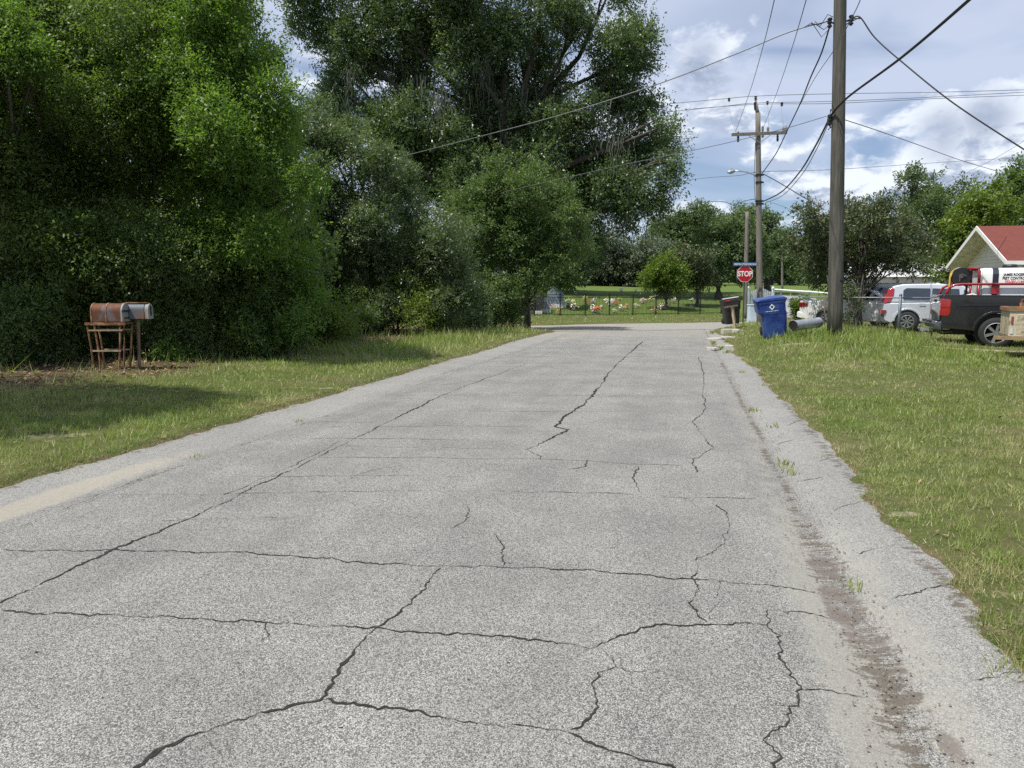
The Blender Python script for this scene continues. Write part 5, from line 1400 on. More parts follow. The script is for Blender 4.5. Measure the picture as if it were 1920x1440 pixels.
# ------------------------------------------------------------------ mailboxes and bins
def arch_box(L, W, H, n=10):
    """mailbox profile in (y,z): flat bottom and a rounded top"""
    return [(-W / 2, 0), (W / 2, 0), (W / 2, H - W / 2)] + [(W / 2 * math.cos(a), H - W / 2 + W / 2 * math.sin(a)) for a in [math.pi * k / n for k in range(1, n)]] + [(-W / 2, H - W / 2)]
def build_mail():
    # rusty pair on the left
    d = 14.0
    base = at(209, 603, d); rz = YAW + R(1)
    box = empty('rusty_mailbox', base, rz); tag(box, 'big rusty round-topped mailbox with a whitish door, resting on the steel stand', 'mailbox', 'mailboxes at the left verge')
    body = mat('rusty_galvanised', (0.13, 0.125, 0.13), .75, .3, var=.25, scale=8, dirt=(0.13, 0.052, 0.028), dirtamt=.75, dscale=3.5, bump=.2)
    door = mat('faded_door', (.27, .27, .255), .7, var=.15, dirt=(.25, .14, .08), dirtamt=.25)
    g = MB(); g.prism(arch_box(.6, .30, .34), -.31, .24, 'x'); g.build('body', body, box, bevel=.008)
    g = MB(); g.prism(arch_box(.6, .315, .345), .25, .285, 'x'); g.build('door', door, box, bevel=.006)
    for x in (-.30, -.03, .225):
        g = MB(); g.prism([(y * 1.03, z * 1.02) for y, z in arch_box(.6, .305, .343)], x, x + .022, 'x'); g.build('rib', M_RUST, box)
    g = MB(); g.box((.30, 0, .20), (.03, .34, .03)); g.box((.30, 0, .07), (.022, .2, .02)); g.build('latch', M_BLACK, box)
    b2 = at(259, 598, 14.2)
    box2 = empty('grey_mailbox', b2, rz + R(4)); tag(box2, 'smaller blue-grey mailbox with a pale open door on the single timber post', 'mailbox', 'mailboxes at the left verge')
    bm_ = mat('blue_grey_tin', (.11, .13, .16), .65, .1, var=.15, dirt=(.2, .10, .06), dirtamt=.15)
    g = MB(); g.prism(arch_box(.5, .24, .29), -.18, .16, 'x'); g.build('body', bm_, box2, bevel=.008)
    g = MB(); g.prism(arch_box(.5, .25, .29), .17, .24, 'x'); g.build('door', door, box2, bevel=.006)
    g = MB(); g.box((0, 0, .305), (.40, .12, .02)); g.build('rusty_top_strip', M_RUST, box2)
    g = MB(); g.box((.245, -.02, .15), (.02, .03, .18)); g.build('latch', M_BLACK, box2)
    pt = at(255, 705, 14.2)
    post_h = b2.z - lz(b2.x, b2.y)
    g = MB(); g.tube([Vector((0, 0, -post_h + .05)) + Vector((-.03, 0, -.1)), Vector((-.02, 0, -.6 * post_h)), Vector((0, 0, 0))], [.032, .030, .032], 8)
    g.build('post', mat('peeling_post', (.20, .14, .09), .9, var=.3, scale=10, stretch=(2, 2, .4), dirt=(.08, .06, .05), dirtamt=.3), box2, fix=False)
    # welded rusty stand
    zb = base.z - .015
    st_loc = Vector((base.x, base.y, lz(base.x, base.y)))
    st = empty('mailbox_stand', st_loc, rz); tag(st, 'spindly rusty steel stand under the big rusty mailbox', 'stand')
    hh = zb - st_loc.z
    g = MB(); g.box((-.03, 0, hh - .012), (.72, .34, .02)); g.box((-.03, -.17, hh - .02), (.74, .03, .05)); g.build('shelf', M_RUST, st)
    leg_x = [(-.37, -.30, -.16), (-.24, -.17, -.16), (.24, .16, -.16), (.31, .25, -.16), (-.34, -.26, .16), (.30, .20, .16)]
    for (xt, xb, y) in leg_x:
        g = MB(); g.tube([(xt, y, hh - .03), ((xt + xb) / 2 + .01, y, hh / 2), (xb, y, -.08)], .017, 6); g.build('leg', M_RUST, st, fix=False)
    for z, w in ((hh - .14, .62), (hh - .52, .52)):
        for y in (-.175, .175):
            g = MB(); g.box((-.03, y, z), (w, .014, .028)); g.build('crossbar', mat('worn_steel', (.34, .27, .18), .7, .3, var=.3, scale=14), st, fix=False)
    # dark mailbox on a leaning timber post, right verge
    d = 29.0
    f = onland(1381, d); top = at(1373, 573, d)
    mb_ = empty('black_mailbox', f, YAW); tag(mb_, 'black mailbox with a small red flag on a leaning pale timber post', 'mailbox', 'mailboxes on the right verge')
    t = Matrix.Rotation(-YAW, 3, 'Z') @ (top - f)
    g = MB(); g.tube([Vector((.02, 0, -.1)), t + Vector((0, 0, -.02))], .065, 4); g.build('post', M_WOOD, mb_, fix=False)
    rt = Matrix.Rotation(R(-9), 3, 'Y')
    g = MB(); g.box(t + Vector((-.06, -.02, -.02)), (.50, .13, .07), rt); g.build('arm', M_WOOD, mb_, fix=False)
    bd = mat('mailbox_black', (.022, .014, .016), .5)
    g = MB(); g.prism(arch_box(.5, .22, .27), -.33, .28, 'x', fn=lambda q: rt @ (q + Vector((0, 0, .03))) + t + Vector((-.03, 0, 0))); g.build('body', bd, mb_)
    g = MB(); g.prism([(-.1, .255), (.1, .255), (.07, .285), (-.07, .285)], -.33, .29, 'x', fn=lambda q: rt @ (q + Vector((0, 0, .032))) + t + Vector((-.03, 0, 0))); g.build('lid', mat('pale_top', (.34, .34, .36), .6), mb_)  # top strip in a paler grey than the black body
    g = MB(); g.box(t + rt @ Vector((-.17, -.125, .22)), (.13, .012, .045), rt); g.build('flag', mat('flag_red', (.55, .02, .04), .5), mb_)
    # low concrete block at its foot
    p = onland(1371, 28.5)
    g = MB(); g.box((0, 0, .03), (.62, .35, .22)); o = g.build('concrete_block', mat('old_concrete', (.42, .39, .33), .9, var=.2, bump=.4), bevel=.015, loc=p); o.rotation_euler = (0, 0, YAW)
    tag(o, 'low pale concrete block at the foot of the leaning mailbox post', 'concrete block')
    p = onland(1386, 28.0)
    g = MB(); g.box((0, 0, .02), (.3, .3, .14)); o = g.build('concrete_block', MATS['old_concrete'], bevel=.015, loc=p); o.rotation_euler = (0, .05, YAW + .4)
    tag(o, 'small square concrete footing right of the leaning mailbox post', 'concrete block')

def bin_body(w0, w1, dp0, dp1, h, lip, off=0.0):
    """rolling cart: tapered tub with a wider collar; off shifts the rim sideways"""
    vs, fs = [], []
    lv = [(0, w0, dp0, 0), (h * .63, w0 + (w1 - w0) * .55, dp0 + (dp1 - dp0) * .55, 0), (h * .70, w1 * .98, dp1 * .98, off), (h * .93, w1, dp1, off), (h * .935, w1 + lip, dp1 + lip, off), (h, w1 + lip, dp1 + lip, off)]
    g = MB()
    for (z, w, d_, o_) in lv:
        c = min(w, d_) * .12
        ring = [(-w / 2 + c, -d_ / 2), (w / 2 - c, -d_ / 2), (w / 2, -d_ / 2 + c), (w / 2, d_ / 2 - c), (w / 2 - c, d_ / 2), (-w / 2 + c, d_ / 2), (-w / 2, d_ / 2 - c), (-w / 2, -d_ / 2 + c)]
        vs += [Vector((x + o_, y, z)) for x, y in ring]
    for i in range(len(lv) - 1):
        for k in range(8):
            k2 = (k + 1) % 8; fs.append((i * 8 + k, i * 8 + k2, i * 8 + 8 + k2, i * 8 + 8 + k))
    fs.append(tuple(range(7, -1, -1))); e = (len(lv) - 1) * 8; fs.append(tuple(e + k for k in range(8)))
    g.add(vs, fs)
    return g
def build_bins():
    blue = mat('blue_bin_plastic', (0.010, 0.036, 0.20), .42, var=.12, scale=3, dirt=(.035, .075, .25), dirtamt=.45, dscale=2.5)
    wh = mat('bin_print_white', (.75, .77, .8), .6)
    d = 21.5
    f = onland(1455, d); f.z = at(1455, 629, d).z
    root = empty('recycling_bin', f, rot=(R(3), R(-7.5), YAW + R(-10))); tag(root, 'blue wheeled bin with white emblem, tilted in the grass', 'bin')
    bd = bin_body(.60, .78, .58, .74, 1.02, .03, -.06).build('body', blue, root, bevel=.012)
    g = MB()
    g.prism([(-.46, 1.022), (.36, 1.022), (.38, 1.06), (.28, 1.12), (-.36, 1.10), (-.48, 1.07)], -.40, .40); g.build('lid', blue, root, bevel=.02)
    for s in (-1, 1):
        g = MB(); g.lathe([(.02, -.04), (.12, -.04), (.13, -.02), (.13, .02), (.12, .04), (.02, .04)], (s * .30, .30, .13), 'x', 16); g.build('wheel', M_TYRE, root)
    g = MB(); g.tube([(-.3, .42, .98), (.2, .42, .98)], .02, 8); g.build('handle', blue, root)
    # emblem: a folded diamond ring, and a line of small print under it
    g = MB()
    def rhomb(cx, cz, r, w):
        o = [(cx, cz - r), (cx + r * .9, cz), (cx, cz + r), (cx - r * .9, cz)]; i = [(cx, cz - r + w), (cx + (r - w) * .9, cz), (cx, cz + r - w), (cx - (r - w) * .9, cz)]
        for k in range(4):
            k2 = (k + 1) % 4
            g.prism([o[k], o[k2], i[k2], i[k]], -.004, 0)
    rhomb(0, 0, .085, .034)
    e = g.build('emblem', wh, bd); e.location = (-.06, -.386, .86)
    g = MB()
    x = -.17
    rr = random.Random(2)
    while x < .17:
        w = rr.uniform(.008, .02); g.box((x, 0, 0), (w, .003, rr.uniform(.010, .02))); x += w + .006
    e = g.build('small_print', wh, bd); e.location = (-.06, -.387, .745)
    # dark bin behind the leaning mailbox
    dk = mat('black_bin_plastic', (.014, .013, .015), .5)
    f = onland(1373, 30.5); f.z = at(1373, 607, 30.5).z
    root = empty('rubbish_bin', f, rot=(0, R(-5), YAW)); tag(root, 'black wheeled rubbish bin standing behind the black mailbox', 'bin')
    bin_body(.52, .66, .55, .7, .88, .02).build('body', dk, root, bevel=.012)
    g = MB(); g.prism([(-.36, .883), (.36, .883), (.33, .93), (-.32, .96)], -.37, .37); g.build('lid', dk, root, bevel=.015)
    for s in (-1, 1):
        g = MB(); g.lathe([(.02, -.04), (.11, -.04), (.12, 0), (.11, .04), (.02, .04)], (s * .26, .28, .12), 'x', 14); g.build('wheel', M_TYRE, root)
    # galvanised drum-like pipe lying in the grass
    a = at(1487, 611, 20.6); e = at(1535, 604.5, 21.3)
    g = MB(); v = (e - a); n = 20
    ax = v.normalized()
    q = ax.to_track_quat('X', 'Z').to_matrix()
    r = .145
    g.lathe([(r, 0), (r * 1.03, .01), (r, .03), (r, v.length - .03), (r * 1.03, v.length - .01), (r, v.length), (0, v.length)], axis='x', n=24, rot=q)
    o = g.build('metal_pipe', mat('dull_tin', (.40, .43, .46), .45, .5, var=.15, dirt=(.2, .2, .19), dirtamt=.2), smooth=True, loc=a)
    tag(o, 'fallen grey sheet-metal tube lying in grass beside the blue bin', 'metal tube')
    g = MB(); g.lathe([(0, .02), (r * .96, .02), (r * .96, .021), (0, .021)], axis='x', n=20, rot=q); g.build('dark_inside', M_BLACK, o)
build_mail(); build_bins()

# ------------------------------------------------------------------ chain-link fence by the cars
def build_chainlink():
    A_, B_ = onland(1505, 25.6), onland(1752, 23.2)
    v = B_ - A_; ln = Vector((v.x, v.y, 0)).length; rz = math.atan2(v.y, v.x)
    zt = 1.50
    root = empty('chain_link_fence', A_, rz); tag(root, 'galvanised chain-link fence in front of the parked cars', 'fence')
    gz = lambda x: lz(A_.x + math.cos(rz) * x, A_.y + math.sin(rz) * x) - A_.z
    zt = at(1693, 557, 23.8).z - A_.z
    ptop = at(1693, 556, 23.8)
    for px in (1551, 1693, 1751):
        t = (px - 1505) / (1752 - 1505) * ln
        big = px == 1693
        g = MB(); g.tube([(t, 0, gz(t) - .2), (t, 0, zt + (.03 if not big else .06))], .045 if big else .025, 10); 
        if big: g.lathe([(.05, zt + .05), (.045, zt + .09), (0, zt + .11)], (t, 0, 0), 'z', 10)
        g.build('post', mat('blue_grey_post', (.16, .19, .21), .5, .4) if big else mat('brown_post', (.11, .08, .06), .8), root, smooth=True, fix=False)
    g = MB(); g.tube([(0, 0, zt - .02), (ln, 0, zt - .02)], .021, 8); g.build('top_rail', mat('dull_post', (.26, .27, .28), .6, .4), root, smooth=True, fix=False)
    g = MB(); w = .0015; s = .085; z0 = .12; H = zt - .04 - z0
    k = -int(H / s) - 1
    while k * s < ln:
        for sg in (1, -1):
            x0 = k * s; x1 = x0 + H
            a, c = (x0, z0), (x1, z0 + H)
            # clip to the run
            if a[0] < 0: a = (0, z0 + (0 - x0))
            if c[0] > ln: c = (ln, z0 + (ln - x0))
            if c[0] - a[0] > .02:
                za, zc = (a[1], c[1]) if sg == 1 else (z0 + H - (a[1] - z0), z0 + H - (c[1] - z0))
                y = .004 * sg
                g.add([(a[0] - w, y, za), (a[0] + w, y, za), (c[0] + w, y, zc), (c[0] - w, y, zc)], [(0, 1, 2, 3)])
        k += 1
    g.build('wire_mesh', mat('old_wire', (.20, .21, .22), .6, .5), root, fix=False)
build_chainlink()

# ------------------------------------------------------------------ vehicles (local frame: nose +x, up z; the right-hand side, -y, faces the street)
def arch(cx, r, z0=0.0, n=10, zc=None):
    """points of a wheel opening, from front to back along the sill"""
    zc = r * .92 if zc is None else zc
    return [(cx + r * math.cos(a), max(z0, zc + r * math.sin(a))) for a in [math.pi * k / n for k in range(n + 1)]]
def wheel(parent, x, y, R_, w, rimr, spokes, rimmat, side, name='wheel', twin=False):
    """tyre with a spoked rim as its child; side -1 faces the street"""
    g = MB(); h = w / 2
    g.lathe([(rimr, -h * .9), (R_ * .93, -h), (R_, -h * .7), (R_, h * .7), (R_ * .93, h), (rimr, h * .9), (rimr * .98, 0), (rimr, -h * .9)], (0, 0, 0), 'y', 32)
    t = g.build(name, M_TYRE, parent, smooth=True, loc=(x, y, R_))
    g = MB()
    g.lathe([(rimr, -h * .9), (rimr * .94, -h * .95), (rimr * .90, -h * .7), (rimr * .86, 0), (rimr * .86, h * .8)], axis='y', n=32)
    g.lathe([(0, -h * .72), (rimr * .20, -h * .72), (rimr * .22, -h * .45), (0, -h * .45)], axis='y', n=16)
    for k in range(spokes):
        a0 = 2 * math.pi * k / spokes + .3
        for o in ((-.10, .10) if twin else (0,)):
            a = a0 + o
            c, s = math.cos(a), math.sin(a); px, pz = -s, c
            wi, wo = (rimr * .10, rimr * .14) if not twin else (rimr * .05, rimr * .06)
            i, o_ = rimr * .12, rimr * .91
            q = [(c * i + px * wi, s * i + pz * wi), (c * o_ + px * wo, s * o_ + pz * wo), (c * o_ - px * wo, s * o_ - pz * wo), (c * i - px * wi, s * i - pz * wi)]
            g.prism(q, -h * .74, -h * .50)
    r = g.build('rim', rimmat, t, smooth=False)
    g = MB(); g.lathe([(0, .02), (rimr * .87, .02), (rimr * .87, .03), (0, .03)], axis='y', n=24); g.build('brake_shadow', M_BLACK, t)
    if side > 0: t.rotation_euler = (0, 0, math.pi)
    return t
def shell(low, up, hw, belt, roof, taper, parent, m, name='body', bevel=.035, curve=.06):
    """lower body prism and tapered upper body in one mesh; ends narrow a little"""
    xs = [p[0] for p in low]; x0, x1 = min(xs), max(xs)
    def wd(q):
        t = max(0.0, (q.z - belt) / (roof - belt)) if roof > belt else 0
        e = 2 * (q.x - x0) / (x1 - x0) - 1
        e = e ** 4
        f = (1 - taper * t) * (1 - curve * e)
        low_ = 1 - .05 * max(0, (.35 - q.z)) / .35
        return Vector((q.x, q.y * f * low_, q.z))
    g = MB(); g.prism(low, -hw, hw, 'y', wd)
    if up: g.prism(up, -hw + .012, hw - .012, 'y', wd)
    return g.build(name, m, parent, bevel=bevel, seg=3), wd
def panel(poly, hw, wd, parent, m, name, off=.006, th=.01, both=True):
    for s in ((-1, 1) if both else (-1,)):
        g = MB()
        g.prism(poly, s * (hw + off), s * (hw + off - th), 'y', wd)
        g.build(name, m, parent)

def paint(name, col, metal=.0, coat=1.0, rough=.35):
    return mat(name, col, rough, metal, .5, .03, coat=coat)

def build_pickup():
    d = 19.8
    # rear wheel centre seen at column 1861
    ctr = onland(1872, d); rz = R(-9.5)
    ax = Vector((math.cos(rz), math.sin(rz), 0)); side = Vector((-math.sin(rz), math.cos(rz), 0))
    org = ctr - ax * 1.30 + side * .92
    org.z = at(1861, 653.5, d).z
    root = empty('pickup_truck', org, rz); tag(root, 'black pickup truck parked on the grass with its tailgate toward the pole', 'pickup truck')
    bp = paint('truck_black', (.010, .010, .012), 0, 1.0, .3)
    hw = .98
    # bed sides
    low = [(0.02, .52)] + [(p[0], p[1]) for p in reversed(arch(1.30, .50, .46, 12, .44))] + [(2.62, .40), (2.62, 1.40), (0.04, 1.42), (0.0, 1.36)]
    def wd(q):
        z = q.z; bulge = .0
        bulge = .02 * math.exp(-((z - 1.05) / .18) ** 2)
        return Vector((q.x, q.y + (-bulge if q.y < 0 else bulge), z))
    g = MB(); g.prism(low, -hw, -hw + .14); g.build('bed_side', bp, root, bevel=.025, seg=3)
    g = MB(); g.prism(low, hw - .14, hw); g.build('bed_side', bp, root, bevel=.025, seg=3)
    for s in (-1, 1):                                   # wheel arch lip and body crease
        g = MB(); outer = arch(1.30, .56, .46, 14, .44); inner = arch(1.30, .495, .46, 14, .44)
        for k in range(14): g.prism([outer[k], outer[k + 1], inner[k + 1], inner[k]], s * (hw - .02), s * (hw + .028))
        g.build('wheel_arch_lip', bp, root, bevel=.01)
        g = MB(); g.prism([(0.35, 1.12), (2.6, 1.14), (2.6, 1.16), (0.5, 1.15)], s * (hw - .01), s * (hw + .012)); g.prism([(0.05, 1.385), (2.6, 1.37), (2.6, 1.40), (0.05, 1.415)], s * (hw - .01), s * (hw + .012)); g.build('crease', bp, root, bevel=.004)
        g = MB(); g.lathe([(0, 0), (.49, 0), (.49, .22), (0, .22)], (1.30, s * hw - (.36 if s > 0 else -.14), .44), 'y', 24); g.build('wheel_well', M_BLACK, root)
    g = MB(); g.box((1.33, 0, .62), (2.55, 1.66, .08)); g.box((2.56, 0, 1.0), (.08, 1.66, .72)); g.build('bed_floor', M_PLASTIC_DK, root)
    g = MB(); g.prism([(-.02, .72), (.06, .72), (.06, 1.41), (.0, 1.43), (-.05, 1.41), (-.03, 1.1)], -.80, .80); tg = g.build('tailgate', bp, root, bevel=.015)
    g = MB(); g.box((-.05, 0, 1.25), (.03, .26, .08)); g.build('handle', M_PLASTIC_DK, tg, bevel=.01)
    for s in (-1, 1):
        g = MB(); g.prism([(-.035, .86), (.17, .84), (.21, .92), (.22, 1.26), (.17, 1.30), (-.035, 1.32)], s * .84, s * (hw + .014)); tl = g.build('tail_light', M_RED, root, bevel=.02)
        g = MB(); g.box((.09, s * (hw + .016), 1.08), (.22, .006, .02)); g.build('lens_bar', mat('lens_dark', (.2, .004, .006), .3), tl)
    ch = mat('bumper_steel', (.20, .21, .23), .22, .9, var=.1)
    g = MB(); g.prism([(-.16, .50), (.05, .46), (.05, .70), (-.12, .70), (-.17, .64)], -.94, .94); bu = g.build('bumper', ch, root, bevel=.025)
    g = MB(); g.prism([(.05, .47), (.24, .47), (.24, .68), (.05, .68)], -.965, -.90); g.prism([(.05, .47), (.24, .47), (.24, .68), (.05, .68)], .90, .965); g.build('bumper_end', ch, bu, bevel=.02)
    g = MB(); g.box((-.17, 0, .68), (.10, .5, .04)); g.build('step', M_PLASTIC_DK, bu)
    g = MB(); g.box((-.22, 0, .44), (.32, .08, .08)); g.box((-.38, 0, .48), (.12, .06, .04)); g.lathe([(.0, .0), (.025, .01), (.03, .05), (.025, .08), (0, .09)], (-.40, 0, .50), 'z', 10); g.tube([(-.2, .2, .45), (-.3, .22, .36), (-.38, .12, .40), (-.42, 0, .45)], .015, 6); g.build('tow_hitch', M_GALV, root)
    g = MB(); g.tube([(.35, -.5, .42), (.10, -.62, .40)], .035, 8); g.build('exhaust_pipe', M_GALV, root)
    g = MB(); g.box((1.2, 0, .40), (2.2, .9, .14)); g.tube([(1.30, -.8, .41), (1.30, .8, .41)], .07, 8); g.build('chassis', M_BLACK, root)
    # cab beyond the picture's edge
    cab = [(2.66, .40), (3.1, .34), (4.9, .34)] + [(p[0], p[1]) for p in reversed(arch(5.35, .49, .40, 10, .44))] + [(6.1, .45), (6.15, 1.0), (5.0, 1.16), (2.66, 1.16)]
    up = [(2.68, 1.16), (4.95, 1.16), (4.2, 1.86), (4.0, 1.90), (2.9, 1.90), (2.72, 1.82)]
    _, wdc = shell(cab, up, hw, 1.16, 1.9, .16, root, bp, 'cab')
    panel([(2.85, 1.20), (3.7, 1.20), (3.7, 1.76), (2.92, 1.76)], hw, wdc, root, M_GLASS, 'cab_window'); panel([(3.8, 1.20), (4.75, 1.20), (4.15, 1.76), (3.8, 1.76)], hw, wdc, root, M_GLASS, 'cab_window')
    for (x, s) in ((1.30, -1), (1.30, 1), (5.35, -1), (5.35, 1)):
        wheel(root, x, s * .86, .41, .27, .275, 6, M_RIM, s)
    # --- sprayer rig in the bed
    rig_o = org + Vector((0, 0, .66))
    rig = empty('spray_tank', rig_o, rz); tag(rig, 'white lettered spray tank strapped in a red tube frame in the truck bed', 'spray tank')
    tk = mat('tank_white', (.76, .77, .75), .45, var=.03); red = mat('rig_red', (.30, .012, .018), .4, coat=.3)
    x0, x1 = .90, 2.42
    sec = [(-.44, .06), (.44, .06), (.52, .16), (.54, .95), (.54, 1.30), (.49, 1.41), (.38, 1.47), (-.38, 1.47), (-.49, 1.41), (-.54, 1.30), (-.54, .95), (-.52, .16)]
    g = MB()
    g.prism([(y * .96, .06 + (z - .06) * .98) for y, z in sec], x0, x0 + .07, 'x')
    g.prism(sec, x0 + .07, x1, 'x'); tank = g.build('tank', tk, rig, bevel=.035, seg=3)
    g = MB(); g.lathe([(.18, 1.47), (.18, 1.53), (.15, 1.57), (0, 1.58)], (1.66, -.1, 0), 'z', 20); g.build('lid', M_BLACK, tank)
    for x in (1.20, 2.03):
        g = MB(); g.prism([(y * 1.012, z * 1.006) for y, z in sec], x, x + .14, 'x'); g.build('strap', mat('strap_navy', (.012, .015, .035), .6), rig)
        for s in (-1, 1):
            g = MB(); g.box((x + .07, s * .60, .90), (.19, .012, .24)); g.build('red_plate', red, rig)
    for s in (-1, 1):
        g = MB(); y = s * .62
        g.tube([(.12, y, .70), (.14, y, .84), (.20, y, .95), (.32, y, 1.02), (.46, y, 1.04), (1.0, y, 1.04), (2.5, y, 1.04)], .034, 10); g.build('rail', red, rig, smooth=True, fix=False)
        g = MB(); g.tube([(.88, y, 1.04), (.88, y, .55)], .03, 8); g.build('upright', red, rig, smooth=True, fix=False)
    g = MB(); g.tube([(.88, -.60, 1.04), (.88, -.60, 1.38), (.86, -.54, 1.46), (.62, -.52, 1.46)], .036, 10); g.tube([(.87, -.53, 1.455), (.87, .53, 1.455), (.88, .60, 1.38), (.88, .60, 1.04)], .036, 10); g.build('hoop', red, rig, smooth=True, fix=False)
    ink = mat('print_black', (.012, .012, .014), .5); rink = mat('print_red', (.55, .01, .02), .5)
    for (tx, tz, mm) in (('JAMES ROGERS', 1.285, ink), ('PEST CONTROL', 1.19, ink), ('352-206-6144', 1.10, rink)):
        text(tx, .098, mm, tank, (1.70, -.5415, tz), (R(90), 0, 0), bold=.0035, extrude=.002, sx=.78)
    # hose reel
    reel = empty('hose_reel', org, rz); tag(reel, 'black hose reel wound with yellow hose behind the spray tank', 'hose reel')
    for_loc = Vector((0, 0, .66)); rc = (.48, -.30, 1.25)
    g = MB()
    g.lathe([(.05, -.17), (.24, -.17), (.255, -.16), (.255, -.14), (.15, -.135), (.15, .135), (.255, .14), (.255, .17), (.05, .17)], rc, 'y', 28)
    o = g.build('drum', M_BLACK, reel, smooth=False); o.location = for_loc
    g = MB()
    pts = [(rc[0] + .235 * math.cos(a), rc[1] - .135 + .27 * a / (2 * math.pi * 7), rc[2] + .235 * math.sin(a)) for a in [2 * math.pi * j / 24 for j in range(24 * 7)]]
    g.tube([(rc[0] - .27, -.56, .55), (rc[0] - .28, -.54, .90), (rc[0] - .27, -.50, 1.22), (rc[0] - .20, -.47, 1.42)], .026, 6)
    g.tube(pts, .024, 6)
    o = g.build('hose', mat('hose_yellow', (.52, .33, .06), .6, dirt=(.25, .18, .08), dirtamt=.3), reel, smooth=True, fix=False); o.location = for_loc
    g = MB(); g.lathe([(0, -.20), (.05, -.20), (.06, -.17), (.0, -.17)], rc, 'y', 10); g.box((rc[0] + .05, -.50, rc[2] + .04), (.14, .02, .03), Matrix.Rotation(.5, 3, 'Y')); g.box((rc[0] - .04, -.5, rc[2] - .06), (.03, .02, .16)); o = g.build('crank', mat('dark_steel', (.12, .12, .12), .5, .6), reel); o.location = for_loc
    g = MB()
    for x in (-.2, .2): g.box((rc[0] + x, -.08, .63), (.05, .05, 1.2))
    g.box((rc[0], -.08, 1.25), (.46, .04, .05)); o = g.build('reel_stand', M_PLASTIC_DK, reel); o.location = for_loc
    # pump engine under the reel
    pe = empty('pump_engine', org, rz); tag(pe, 'small pump engine with pale tubing under the hose reel', 'pump')
    g = MB(); g.box((.78, .25, .85), (.34, .3, .34)); g.lathe([(.0, -.1), (.13, -.1), (.13, .1), (0, .1)], (.66, .1, 1.3), 'y', 14); g.build('engine_block', M_PLASTIC_DK, pe, bevel=.02)
    g = MB(); g.tube([(.55, -.35, 1.22), (.65, -.40, 1.40), (.78, -.42, 1.43), (.95, -.42, 1.38), (1.04, -.4, 1.30)], .025, 8); g.tube([(.62, -.45, 1.30), (.75, -.48, 1.36), (.9, -.48, 1.34)], .02, 6); g.build('tubing', mat('tube_white', (.7, .7, .68), .4), pe, smooth=True, fix=False)
build_pickup()

